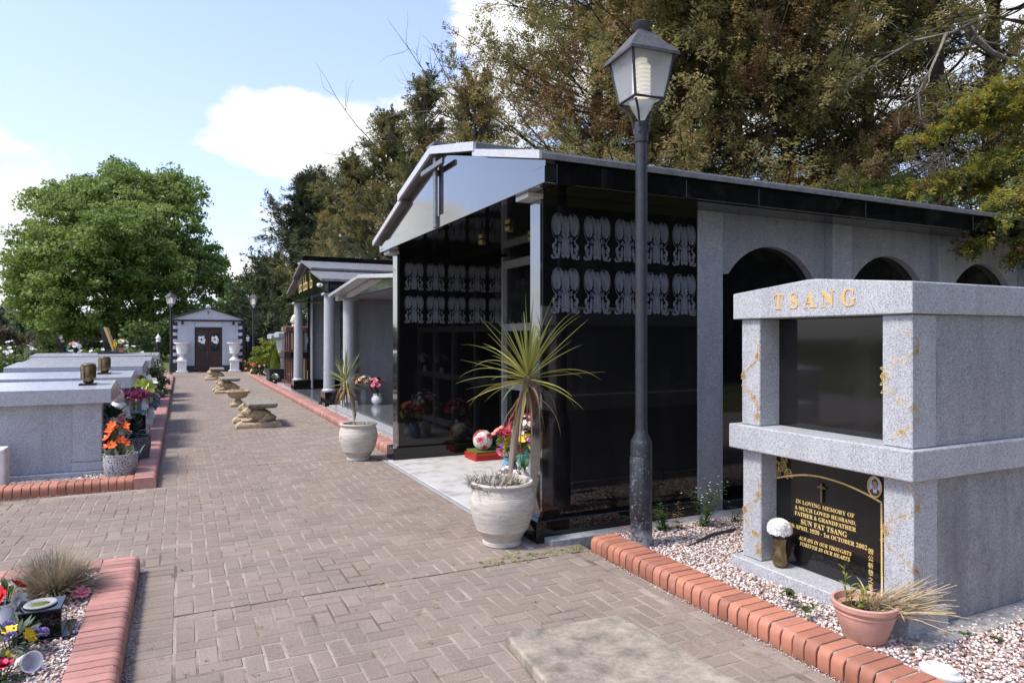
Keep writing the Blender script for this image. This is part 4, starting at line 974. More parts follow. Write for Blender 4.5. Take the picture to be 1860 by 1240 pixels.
# ------------------------------------------------------------------ the two-tier grey tomb with gold lettering
def named_tomb():
    T = thing('tomb', 'two-tier grey granite tomb with gold name on its lintel and black inscription panel', 'tomb', (3.42, 2.9, 0))
    G = 'granite_light'; Y0, Y1 = 2.27, 3.50; XB = 5.9
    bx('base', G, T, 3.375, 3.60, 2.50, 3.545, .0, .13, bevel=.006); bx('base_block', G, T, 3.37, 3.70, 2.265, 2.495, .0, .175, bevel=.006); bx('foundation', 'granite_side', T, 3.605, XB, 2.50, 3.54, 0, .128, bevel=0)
    for lo, hi, x in ((.177, .855, 3.435), (1.022, 1.725, 3.425)):
        z0 = lo if lo > .5 else .132
        bx('pillar', G, T, x, x+.20, 3.325, 3.485, z0, hi, bevel=.005); bx('pillar', G, T, x, x+.20, 2.285, 2.455, lo, hi, bevel=.005)
    bx('middle_slab', G, T, 3.375, XB, 2.25, 3.555, .858, 1.02, bevel=.008, seg=2)
    lin = MB().prism([(2.265, 1.728), (3.535, 1.728), (3.535, 1.90), (2.93, 1.952), (2.86, 1.952), (2.265, 1.895)], 'x', 3.395, XB).build('lintel', G, T, bevel=.006, seg=2)
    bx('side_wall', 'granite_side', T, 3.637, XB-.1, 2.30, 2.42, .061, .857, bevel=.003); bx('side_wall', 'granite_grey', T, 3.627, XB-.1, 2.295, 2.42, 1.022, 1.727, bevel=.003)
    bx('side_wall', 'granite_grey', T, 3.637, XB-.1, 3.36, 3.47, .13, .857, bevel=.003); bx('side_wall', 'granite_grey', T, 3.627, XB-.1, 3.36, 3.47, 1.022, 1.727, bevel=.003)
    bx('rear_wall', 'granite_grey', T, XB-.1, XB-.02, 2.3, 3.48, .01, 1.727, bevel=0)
    bx('upper_panel', 'black_panel', T, 3.60, 3.626, 2.456, 3.40, 1.022, 1.727, bevel=0)
    pan = bx('inscription_panel', 'black_panel', T, 3.575, 3.60, 2.456, 3.40, .131, .857, bevel=.002)
    Rt, Up = (0, -1, 0), (0, 0, 1); X = 3.573
    text('lettering', serif('T S A N G'), 'gold', lin, (3.393, 2.885, 1.829), Rt, Up, .585, .098, .004)
    for body, yc, zc, w, h, it in (('IN LOVING MEMORY OF', 2.95, .553, .425, .026, 0), ('A MUCH LOVED HUSBAND,', 2.95, .510, .445, .028, 0), ('FATHER & GRANDFATHER', 2.95, .474, .445, .026, 0),
                                   ('SUN FAT TSANG', 2.955, .429, .335, .033, 0), ('20th APRIL 1939 - 1st OCTOBER 2002', 2.948, .388, .585, .027, 0), ('ALWAYS IN OUR THOUGHTS', 2.95, .322, .385, .024, 1), ('FOREVER IN OUR HEARTS', 2.95, .287, .365, .024, 1)):
        text('lettering', serif(body, it), 'gold_bright', pan, (X, yc, zc), Rt, Up, w, h, .0015)
    for i, ch in enumerate('曾公新發之墓'): text('lettering', ch, 'gold_bright', pan, (X, 2.632, .375-i*.041), Rt, Up, .033, .033, .0015)
    # rope border
    def rope(m):
        P = [(3.365, .17), (3.365, .655), (3.30, .662), (3.03, .735), (2.96, .742), (2.85, .73), (2.70, .70), (2.565, .672), (2.562, .17)]
        P = [(3.365, .17), (3.365, .655)]+[(3.365-.39*t, .655+.085*math.sin(t*PI/2)) for t in np.linspace(.05, 1, 12)]+[(2.975-.41*t, .74-.07*t*t-.0*t) for t in np.linspace(.1, 1, 12)]+[(2.562, .17)]
        L_ = 0
        for (a, b) in zip(P[:-1], P[1:]):
            d = Vector((0, b[0]-a[0], b[1]-a[1])); n = max(1, int(d.length/.0085))
            for k in range(n):
                c = Vector((X-.0012, a[0], a[1]))+d*((k+.5)/n); t = d.normalized(); s = Vector((-1, 0, 0)).cross(t)
                m.ribbon([c-t*.006-s*.0052, c+t*.006+s*.0052], .0055, (-1, 0, 0))
    part('rope_border', 'gold_bright', pan, rope)
    def leafloop(m, x, c, d, l, w, n, wd):              # outlined leaf in the plane of the face with normal n
        N_ = Vector(n); d = Vector(d).normalized(); s = d.cross(N_); c = Vector(c)
        pts = [c+d*l*t+s*w*math.sin(PI*t)*.5 for t in np.linspace(0, 1, 7)]+[c+d*l*t-s*w*math.sin(PI*t)*.5 for t in np.linspace(1, 0, 7)][1:]
        m.ribbon(pts, wd, n); m.ribbon([c, c+d*l], wd*.7, n)
    def rose(m, c, r, n, wd):
        N_ = Vector(n); u = Vector((0, 0, 1)); s = u.cross(N_); c = Vector(c)
        for rr, k, ph in ((1, 6, 0), (.68, 5, .5), (.4, 4, .2), (.18, 3, 0)):
            for q in range(k):
                a0 = 2*PI*q/k+ph; A = np.linspace(a0-.62*2*PI/k, a0+.62*2*PI/k, 7)
                m.ribbon([c+(s*math.cos(a)+u*math.sin(a))*r*rr*(.86+.18*math.cos((a-a0)*k/2)) for a in A], wd, n)
    def roseornament(m):
        rose(m, (X-.001, 3.27, .755), .033, (-1, 0, 0), .003)
        for a, l in ((200, .05), (235, .055), (-20, .05), (-60, .055), (150, .035), (95, .04), (60, .04), (215, .07), (-35, .07)):
            a = math.radians(a); leafloop(m, 0, (X-.001, 3.27-math.cos(a)*.03, .752+math.sin(a)*.028), (0, -math.cos(a), math.sin(a)), l, l*.5, (-1, 0, 0), .003)
    part('rose_emblem', 'gold_bright', pan, roseornament)
    c = bx('cross', 'bronze', pan, 3.556, 3.572, 2.952, 2.968, .585, .705, bevel=.003); bx('cross_arm', 'bronze', c, 3.557, 3.571, 2.93, 2.99, .672, .686, bevel=.002)
    # oval portrait
    def oval(m, ry, rz, x, n=28, cy=2.603, cz=.752): m.add([(x, cy+ry*math.cos(2*PI*k/n), cz+rz*math.sin(2*PI*k/n)) for k in range(n)], [tuple(range(n))])
    pf = part('portrait_frame', 'gold', pan, lambda m: m.tube([(3.568, 2.603+.042*math.cos(a), .752+.058*math.sin(a)) for a in np.linspace(0, 2*PI, 33)], .0055, 8), smooth=True)
    part('portrait', 'photo_blue', pf, lambda m: oval(m, .041, .057, 3.570)); part('portrait_suit', 'suit', pf, lambda m: m.add([(3.5693, 2.603+a, .752+b) for a, b in ((-.036, -.030), (-.018, -.012), (.018, -.012), (.036, -.030), (.028, -.043), (0, -.055), (-.028, -.043))], [tuple(range(7))]))
    part('portrait_shirt', 'plastic_white', pf, lambda m: m.add([(3.5688, 2.603+a, .752+b) for a, b in ((-.014, -.010), (.014, -.010), (.010, -.036), (-.010, -.036))], [(0, 1, 2, 3)]))
    part('portrait_hair', 'hair', pf, lambda m: oval(m, .0205, .027, 3.5685, 20, 2.603, .769)); part('portrait_face', 'skin', pf, lambda m: (oval(m, .0175, .025, 3.568, 20, 2.603, .760)))
    # gilded rose vines on the pillars
    def vine(m, flips, x, yc, z0, z1, hw, side_y=None):
        """a rambling rose on the pillar front (normal -x) that continues on its flank (normal -y) where it passes the arris"""
        def P(t):
            yy = hw*1.55*math.sin(t*2*PI*flips+.4); z = z1+(z0-z1)*t; return yy, z
        def put(yy, z):
            if side_y is not None and yy > hw: return Vector((x+(yy-hw)*1.35, side_y-.0012, z)), (0, -1, 0)
            return Vector((x-.0012, yc-max(-hw, min(hw*1.0, yy)), z)), (-1, 0, 0)
        prev = None
        for t in np.linspace(0, 1, 64):
            p, n = put(*P(t))
            if prev and prev[1] == n: m.ribbon([prev[0], p], .0022, n)
            prev = (p, n)
        for t in np.linspace(.02, .98, 26):
            p, n = put(*P(t)); a = random.uniform(0, 2*PI); T_ = Vector((0, 0, 1)); s = T_.cross(Vector(n)); leafloop(m, 0, p, s*math.cos(a)+T_*math.sin(a), random.uniform(.022, .036), .014, n, .0024)
        for t in (.18, .42, .70, .93):
            p, n = put(*P(t)); rose(m, p+Vector((0, 0, -.008)), .024, n, .0026)
    part('gilded_vine', 'gold_bright', T, lambda m: vine(m, 1.5, 3.425, 2.37, 1.07, 1.64, .07, 2.285)); part('gilded_vine', 'gold', T, lambda m: vine(m, 1.5, 3.435, 2.37, .22, .82, .07, 2.285))
    part('gilded_vine', 'gold', T, lambda m: vine(m, 1.4, 3.425, 3.405, 1.05, 1.58, .06)); part('gilded_vine', 'gold', T, lambda m: vine(m, 1.4, 3.435, 3.405, .16, .66, .06))
named_tomb()
def tomb_vase():
    loc = (3.475, 3.20, .131); T = thing('flower_vase', 'fluted bronze vase with a white carnation standing on the tomb step', 'vase', loc)
    part('vase', 'bronze', T, lambda m: m.lathe([(.028, 0), (.042, .012), (.052, .05), (.047, .09), (.037, .13), (.042, .17), (.048, .185), (.038, .185), (.03, .15)], loc, 28, lambda a, z: 1+.06*math.cos(8*a)*(1 if z > .03 else .3)), smooth=True)
    m = MB()
    for k in range(150):
        d = Vector(unit(1)[0]); d.z = abs(d.z)*.9-.15; d.normalize(); rosette(m, Vector(loc)+Vector((0, .008, .24))+Vector((d.x*.058, d.y*.068, d.z*.055)), d, .026, 5, 2, .5)
    m.build('blossom', 'petal_white', T); part('foliage', 'leaf_silk', T, lambda q: [q.leaf(Vector(loc)+Vector((0, 0, .19)), (math.cos(a), math.sin(a), .4), .07, .025, .6) for a in (-1.4, .3, 1.2, 2.5, 3.6, 4.6)])
tomb_vase()
def terracotta_pot():
    c = Vector((3.165, 2.365, .055)); T = thing('plant_pot', 'pink terracotta pot of dried grass leaning on the kerb before the grey tomb', 'plant pot', c)
    H = .20
    pr = [(.085, 0), (.10, .01), (.125, .08), (.142, .135), (.142, .140), (.147, .143), (.147, .150), (.143, .153), (.150, .168), (.158, .172), (.160, .195), (.155, .20), (.145, .198), (.138, .165), (.12, .15), (.001, .148)]
    part('pot', 'terracotta', T, lambda m: m.lathe(pr, c, 40), smooth=True, angle=28)
    part('soil', 'soil', T, lambda m: m.lathe([(.13, .15), (.08, .158), (.001, .163)], c, 20))
    def straw(m):
        for k in range(105):
            b = c+Vector((random.uniform(-.02, .11), random.uniform(-.09, .02), .155)); d = Vector((.62+random.gauss(0, .26), -.70+random.gauss(0, .26), .36+random.gauss(0, .2)))
            n = random.uniform(.18, .37); d.normalize(); q = b+d*n*.5; e = q+(d+Vector((random.gauss(0, .12), random.gauss(0, .12), random.gauss(-.1, .12)))).normalized()*n*.5
            m.tube([b, q, e], [.0027, .0024, .0015], 4, r=random.random())
        for k in range(80):
            b = c+Vector((random.uniform(-.02, .09), random.uniform(-.09, .05), .16)); d = Vector((random.gauss(.25, .35), random.gauss(-.35, .4), random.uniform(.3, 1))).normalized()
            m.leaf(b, d, random.uniform(.08, .2), .009, 1.3, n=4)
        for k in range(26):
            b = c+Vector((.09, -.10, .19)); d = Vector((random.gauss(.5, .4), random.gauss(-.5, .4), random.gauss(-.3, .3))).normalized(); m.leaf(b, d, random.uniform(.05, .13), .008, .8, n=3)
    part('dried_grass', 'straw', T, straw)
    def weed(m):
        for k in range(9):
            b = c+Vector((random.uniform(-.09, .03), random.uniform(-.03, .10), .155)); h = random.uniform(.05, .13) if k else .21
            tip = b+Vector((random.gauss(0, .015), random.gauss(0, .015), h)); m.tube([b, tip], .0018, 4)
            for q in range(10):
                a = random.uniform(0, 6.28); p = b.lerp(tip, random.uniform(.15, 1)); m.leaf(p, (math.cos(a), math.sin(a), .6), random.uniform(.025, .045), .012, .5)
    part('weed', 'leaf_lime', T, weed)
terracotta_pot()
def tub():
    c = Vector((3.085, 1.93, .05)); T = thing('plastic_tub', 'round white lidded pink tub lying on the gravel at the bottom right', 'tub', c)
    tilt = Matrix.Translation(c) @ Matrix.Rotation(.30, 4, 'Y') @ Matrix.Rotation(.12, 4, 'X')
    a = part('tub', 'plastic_pink', T, lambda m: m.lathe([(.072, 0), (.078, .008), (.084, .035)], c, 36), smooth=True)
    b = part('lid', 'plastic_white', T, lambda m: m.lathe([(.087, .030), (.089, .034), (.089, .046), (.085, .052), (.066, .058), (.060, .068), (.054, .066), (.044, .060), (.001, .060)], c, 36), smooth=True, angle=30)
    T.rotation_euler = (.06, .16, 0)
tub()
# strips of black edging half buried in the gravel
def strip(label, a, b, r=.011):
    m = MB(); a, b = Vector(a), Vector(b); mid = (a+b)/2+Vector((.02, .03, .012)); m.tube([a, a.lerp(mid, .5), mid, mid.lerp(b, .5), b], r, 6)
    tag(m.build('edging_strip', 'hose', smooth=True), label, 'edging strip', 'black edging strips in the gravel')
strip('long black edging strip lying in the gravel behind the lamp post', (3.38, 3.98, .058), (4.02, 4.16, .064)); strip('short black edging strip ending at the corner of the grey tomb', (3.49, 3.66, .058), (3.78, 3.66, .062))
strip('black edging strip half hidden behind the grey tomb', (4.15, 4.18, .06), (4.42, 4.22, .062), .009)
tag(MB().tube([(3.0, 4.34, .06), (3.03, 4.38, .10), (3.08, 4.36, .15), (3.10, 4.28, .13), (3.12, 4.2, .10)], .0035, 6).build('wire', 'wire_red', smooth=True), 'thin red wire looping beside the lamp post base', 'wire')

# ------------------------------------------------------------------ street lamps
def lamp_proto():
    T = thing('street_lamp', '', 'street lamp', (0, 0, 0), 'black lantern lamp posts')
    low = part('post_base', 'lamp_paint', T, lambda m: m.lathe([(.080, -.02), (.080, .80), (.078, .83), (.047, .895), (.046, .93)], (0, 0, 0), 28), smooth=True)
    def door(m):
        A = np.linspace(math.radians(-70), math.radians(24), 12); r0, r1, z0, z1 = .0805, .0855, .25, .72; n = len(A); vs = []
        for a in A: vs += [(r*math.cos(a), r*math.sin(a), z) for r, z in ((r0, z0), (r1, z0+.006), (r1, z1-.006), (r0, z1))]
        m.add(vs, [(4*i+k, 4*i+4+k, 4*i+5+k, 4*i+1+k) for i in range(n-1) for k in range(3)]+[(0, 1, 2, 3), (4*n-4, 4*n-3, 4*n-2, 4*n-1)])
        m.ball((.0855*math.cos(-.9), .0855*math.sin(-.9), .66), .008, 6, 4)
    part('access_door', 'lamp_paint', low, door, smooth=True)
    post = part('post', 'lamp_paint', T, lambda m: m.lathe([(.0445, .90), (.044, 3.06), (.043, 3.08)], (0, 0, 0), 24), smooth=True)
    part('collar', 'lamp_paint', T, lambda m: m.lathe([(.050, 3.06), (.052, 3.07), (.052, 3.17), (.049, 3.20), (.047, 3.21)], (0, 0, 0), 24), smooth=True)
    r45 = PI/4
    def sq(m, prof): # square rings (half diagonal, z), corner on +x
        vs = [(R*math.cos(k*PI/2), R*math.sin(k*PI/2), z) for R, z in prof for k in range(4)]; n = len(prof)
        return m.add(vs, [(i*4+k, i*4+(k+1) % 4, i*4+4+(k+1) % 4, i*4+4+k) for i in range(n-1) for k in range(4)]+[(3, 2, 1, 0), tuple(range(4*n-4, 4*n))])
    zb, zt = 3.365, 3.685; Rb, Rt = .172, .243
    for k in range(4):                                  # scrolled brackets
        a = k*PI/2; c_, s_ = math.cos(a), math.sin(a)
        part('bracket', 'lamp_paint', T, lambda m: m.tube([(c_*r, s_*r, z) for r, z in ((.052, 3.13), (.062, 3.20), (.085, 3.27), (.125, 3.315), (.16, 3.345))], .009, 6), smooth=True)
        part('frame_bar', 'lamp_paint', T, lambda m: m.tube([(c_*Rb, s_*Rb, zb), (c_*Rt, s_*Rt, zt)], .010, 6), smooth=True)
        b = a+PI/2; p = [(math.cos(a)*Rb*.97, math.sin(a)*Rb*.97, zb+.004), (math.cos(b)*Rb*.97, math.sin(b)*Rb*.97, zb+.004), (math.cos(b)*Rt*.97, math.sin(b)*Rt*.97, zt-.004), (math.cos(a)*Rt*.97, math.sin(a)*Rt*.97, zt-.004)]
        MB().add(p, [(0, 1, 2, 3)]).build('glass_pane', 'lamp_glass', T)
        part('frame_bar', 'lamp_paint', T, lambda m: m.tube([(math.cos(a)*Rb, math.sin(a)*Rb, zb), (math.cos(b)*Rb, math.sin(b)*Rb, zb)], .011, 6))
    part('glass_bowl', 'lamp_glass', T, lambda m: m.lathe([(.030, 3.235), (.042, 3.26), (.075, 3.315), (.092, 3.358)], (0, 0, 0), 20), smooth=True)
    part('roof', 'lamp_roof', T, lambda m: sq(m, [(Rt+.01, zt-.004), (Rt+.045, zt-.012), (Rt+.042, zt+.010), (.19, zt+.09), (.085, zt+.185), (.055, zt+.20)]))
    part('roof_cap', 'lamp_roof', T, lambda m: m.lathe([(.045, zt+.19), (.038, zt+.215), (.066, zt+.245), (.072, zt+.262), (.05, zt+.275), (.001, zt+.280)], (0, 0, 0), 20), smooth=True)
    def coil(m):
        for k in range(8): m.tube([(.058*math.cos(t), .058*math.sin(t), 3.40+k*.031+.031*t/(2*PI)) for t in np.linspace(0, 2*PI, 15)], .0145, 6, r=.5)
        m.lathe([(.03, 3.63), (.045, 3.66), (.045, 3.69)], (0, 0, 0), 12)
    part('bulb', 'bulb', T, coil, smooth=True)
    return T
n = NT('lamp_glass'); n.color((.72, .76, .78)); n.set(rough=.08, spec=.5)
_t = n.N.new('ShaderNodeBsdfTransparent'); _l = n.N.new('ShaderNodeBsdfTranslucent'); _l.inputs[0].default_value = (.75, .78, .8, 1); _a = n.N.new('ShaderNodeMixShader'); _a.inputs[0].default_value = .4; _m = n.N.new('ShaderNodeMixShader'); _m.inputs[0].default_value = .40
n.L.new(n.b.outputs[0], _a.inputs[1]); n.L.new(_l.outputs[0], _a.inputs[2]); n.L.new(_t.outputs[0], _m.inputs[1]); n.L.new(_a.outputs[0], _m.inputs[2]); n.L.new(_m.outputs[0], n.out.inputs[0]); M['lamp_glass'] = n.m
LP = lamp_proto()
vd = math.atan2(-LAMP.y, -LAMP.x)                       # towards the viewer
place(LP, 'tall black lantern lamp post in front of the black mausoleum', LAMP, vd-math.radians(14), 1.0, first=True)
place(LP, 'far black lamp post to the right of the small chapel', (2.83, 31.4, 0), 2.2, .90)
place(LP, 'far black lamp post to the left of the small chapel', (-.36, 32.0, 0), 1.4, .90)

# ------------------------------------------------------------------ cordylines in stone pots
def strap(m, p, d, L_, w, bend, mat_r):
    n = 9; q = Vector(p); dd = Vector(d).normalized(); side0 = dd.cross(Vector((0, 0, 1)))
    side0 = side0.normalized() if side0.length > 1e-3 else Vector((1, 0, 0)); vs = []
    for i in range(n+1):
        t = i/n; wid = w*.5*min(1, .55+2.5*t)*(1-t**2.2)+.0008; up = side0.cross(dd)
        vs += [q-side0*wid+up*wid*.5, q, q+side0*wid+up*wid*.5]; q = q+dd*(L_/n); dd = (dd+Vector((0, 0, -bend*(1.6*t+.15)/n))).normalized()
    fs = []
    for i in range(n): fs += [(3*i, 3*i+1, 3*i+4, 3*i+3), (3*i+1, 3*i+2, 3*i+5, 3*i+4)]
    m.add(vs, fs, mat_r)
def pot_prof(s=1.0):
    return [(r*s, z*s) for r, z in [(.140, 0), (.148, .006), (.148, .028), (.140, .036), (.150, .05), (.185, .11), (.196, .118), (.197, .126), (.225, .20), (.247, .30), (.240, .37), (.236, .376), (.236, .384), (.222, .42), (.218, .432), (.232, .445), (.238, .462), (.230, .474), (.205, .47), (.20, .44), (.20, .43)]]
def cordyline(label, c, s, trunk, nl, L_, seed, big):
    random.seed(seed); c = Vector(c); T = thing('potted_cordyline', label, 'potted plant', c, 'cordylines in stone pots')
    part('pot', 'pot_glaze', T, lambda m: m.lathe(pot_prof(s), c, 44), smooth=True, angle=30)
    part('soil', 'soil', T, lambda m: m.lathe([(.205*s, .425*s), (.1*s, .44*s), (.001, .445*s)], c, 20))
    pts = [c+Vector(p) for p in trunk]
    part('trunk', 'stem_pale', T, lambda m: m.tube(pts, [.034*big, .030*big, .027*big, .026*big, .03*big], 12), smooth=True)
    top = pts[-1]
    for k in range(nl):
        m = MB(); a = k*2.399+random.uniform(-.5, .5); f = (k+.5)/nl; el = math.radians(88-112*f**1.15+random.uniform(-14, 14)); d = Vector((math.cos(a)*math.cos(el), math.sin(a)*math.cos(el), math.sin(el)))
        bend = random.choice((.1, .25, .5, 1.1))*(.5+f); yl = .3+.7*f*random.random()+.3*random.random()
        strap(m, top+Vector((0, 0, .03-.07*f))+d*.01, d, L_*random.uniform(.6, 1.15), .024*big**.5*random.uniform(.75, 1.15), bend, max(0, min(1, yl)))
        m.build('leaf', 'strap_leaf', T)
    for k in range(int(nl*.55)):
        m = MB(); a = random.uniform(0, 2*PI); d = Vector((math.cos(a)*.5, math.sin(a)*.5, random.uniform(-.9, .1))); strap(m, top+Vector((0, 0, -.05-.1*random.random()*big)), d, L_*random.uniform(.5, .95), .020*big**.5, random.uniform(2.2, 5.0), random.random())
        m.build('dead_leaf', 'dead_leaf', T)
    return T, c
T1, c1 = cordyline('tall cordyline in the near round stone pot by the mausoleum wall', at(912, 5.34), 1.04, [(.035, -.02, .42), (.075, -.03, .65), (.10, -.04, .88), (.14, -.06, 1.12), (.185, -.08, 1.30)], 64, .60, 5, 1.0)
def dead_bedding(m):
    for k in range(700):
        a = random.uniform(0, 2*PI); r = .20*math.sqrt(random.random()); b = c1+Vector((r*math.cos(a)-.06*math.cos(YAW), r*math.sin(a)+.04, .44)); d = Vector((random.gauss(0, .6), random.gauss(0, .6), random.uniform(.2, 1)))
        m.leaf(b, d, random.uniform(.05, .15), .010, .8)
    for k in range(40):
        a = random.uniform(2.2, 4.4); b = c1+Vector((.18*math.cos(a), .18*math.sin(a), .46)); d = Vector((math.cos(a), math.sin(a), random.uniform(.1, .8))); e = b+d.normalized()*random.uniform(.06, .16)
        m.tube([b, b.lerp(e, .5)+Vector((0, 0, .01)), e], .0015, 3)
        for q in range(5): m.leaf(b.lerp(e, random.random()), (random.gauss(0, 1), random.gauss(0, 1), random.random()), .016, .008, .3)
part('dried_bedding', 'dry_grey', T1, dead_bedding)
T2, c2 = cordyline('small cordyline in the farther round stone pot on the path', at(651, 9.02), 1.02, [(-.06, .0, .42), (-.05, .0, .60), (-.07, .01, .78), (-.12, .02, .93), (-.165, .02, 1.03)], 46, .40, 9, .82)
def weeds2(m):
    for k in range(60):
        a = random.uniform(0, 2*PI); r = .19*math.sqrt(random.random()); b = c2+Vector((r*math.cos(a), r*math.sin(a), .435)); m.leaf(b, (random.gauss(0, .6), random.gauss(0, .6), 1), random.uniform(.03, .10), .010, .5)
part('weed', 'leaf_pale', T2, weeds2)

# ------------------------------------------------------------------ stone benches on lions and the low urn
def bench_proto():
    T = thing('stone_bench', '', 'bench', (0, 0, 0), 'stone benches carried by lions')
    s = part('seat', 'bench_moss', T, lambda m: m.taper(-.20, .20, -.60, .60, .345, -.245, .245, -.645, .645, .375), bevel=.004)
    MB().box(-.25, .25, -.65, .65, .377, .435).build('seat_slab', 'bench_moss', s, bevel=.014, seg=2)
    for y in (-.42, .42):
        b = part('plinth', 'bench_stone', T, lambda m: (m.taper(-.44, .34, y-.15, y+.15, 0, -.43, .33, y-.145, y+.145, .055), m.taper(-.43, .33, y-.145, y+.145, .056, -.38, .28, y-.11, y+.11, .10)), bevel=.008)
        me = bpy.data.meshes.new('lion'); V = []; E_ = []; R_ = []
        def J(p, r, par=None):
            V.append(p); R_.append(r)
            if par is not None: E_.append((par, len(V)-1))
            return len(V)-1
        h = J((.17, y, .215), .105); m1 = J((.02, y, .225), .092, h); ch = J((-.12, y, .24), .105, m1); nk = J((-.20, y, .27), .095, ch); hd = J((-.265, y, .285), .068, nk); mz = J((-.325, y, .262), .040, hd); J((-.345, y, .258), .032, mz)
        for sy in (-1, 1):
            e = J((-.14, y+sy*.075, .165), .045, ch); f = J((-.24, y+sy*.075, .125), .034, e); J((-.35, y+sy*.07, .122), .036, f)
            k = J((.10, y+sy*.09, .18), .068, h); l = J((.02, y+sy*.105, .130), .038, k); J((-.07, y+sy*.10, .120), .032, l)
            J((-.235, y+sy*.065, .345), .018, hd)
        J((.27, y, .16), .03, h)
        me.from_pydata(V, E_, []); o = bpy.data.objects.new('lion', me); COL.objects.link(o); sk = o.modifiers.new('s', 'SKIN'); sk.use_smooth_shade = True
        for i, r in enumerate(R_): me.skin_vertices[0].data[i].radius = (r, r)
        me.skin_vertices[0].data[0].use_root = True
        o.modifiers.new('d', 'SUBSURF').levels = 2; o.modifiers['d'].render_levels = 2
        bpy.context.view_layer.update(); dm = bpy.data.meshes.new_from_object(o.evaluated_get(bpy.context.evaluated_depsgraph_get())); bpy.data.objects.remove(o)
        dm.name = 'lion'; lo = link('lion', dm, 'bench_stone', T, smooth=True, angle=80)
        mane = MB()
        for k in range(60):
            d = Vector(unit(1)[0]); p = Vector((-.20, y, .27))+Vector((d.x*.07, d.y*.105, d.z*.10)); mane.ball(p, .022, 6, 4)
        mane.build('mane', 'bench_stone', lo, smooth=True)
    return T
BP = bench_proto(); bench_rot = [0, 0, 0]
place(BP, 'nearest stone bench carried by lions on the path', (1.32, 13.50, 0), .0, 1.0, first=True)
place(BP, 'second stone bench carried by lions, behind the low stone urn', (1.30, 21.9, 0), .02)
place(BP, 'farthest stone bench carried by lions, before the chapel doors', (1.28, 29.0, 0), -.02)
def urn_low():
    c = Vector((1.22, 17.3, 0)); T = thing('stone_urn', 'low fluted stone urn between the first two lion benches', 'urn', c)
    part('foot', 'bench_stone', T, lambda m: m.box(c.x-.17, c.x+.17, c.y-.17, c.y+.17, 0, .06), bevel=.01)
    part('stem', 'bench_stone', T, lambda m: m.lathe([(.15, .062), (.13, .09), (.07, .13), (.06, .16), (.08, .185)], c, 24), smooth=True)
    part('bowl', 'bench_stone', T, lambda m: m.lathe([(.08, .18), (.16, .20), (.21, .25), (.225, .31), (.24, .325), (.265, .335), (.27, .36), (.25, .37), (.21, .36), (.19, .32)], c, 72, lambda a, z: 1+(.022*math.cos(24*a) if .19 < z < .32 else 0)), smooth=True)
    def dry(m):
        for k in range(120):
            a = random.uniform(0, 6.28); r = .19*math.sqrt(random.random()); m.leaf(c+Vector((r*math.cos(a), r*math.sin(a), .35)), (random.gauss(0, 1), random.gauss(0, 1), .8), .08, .02, .6)
    part('dry_plants', 'straw', T, dry)
urn_low()
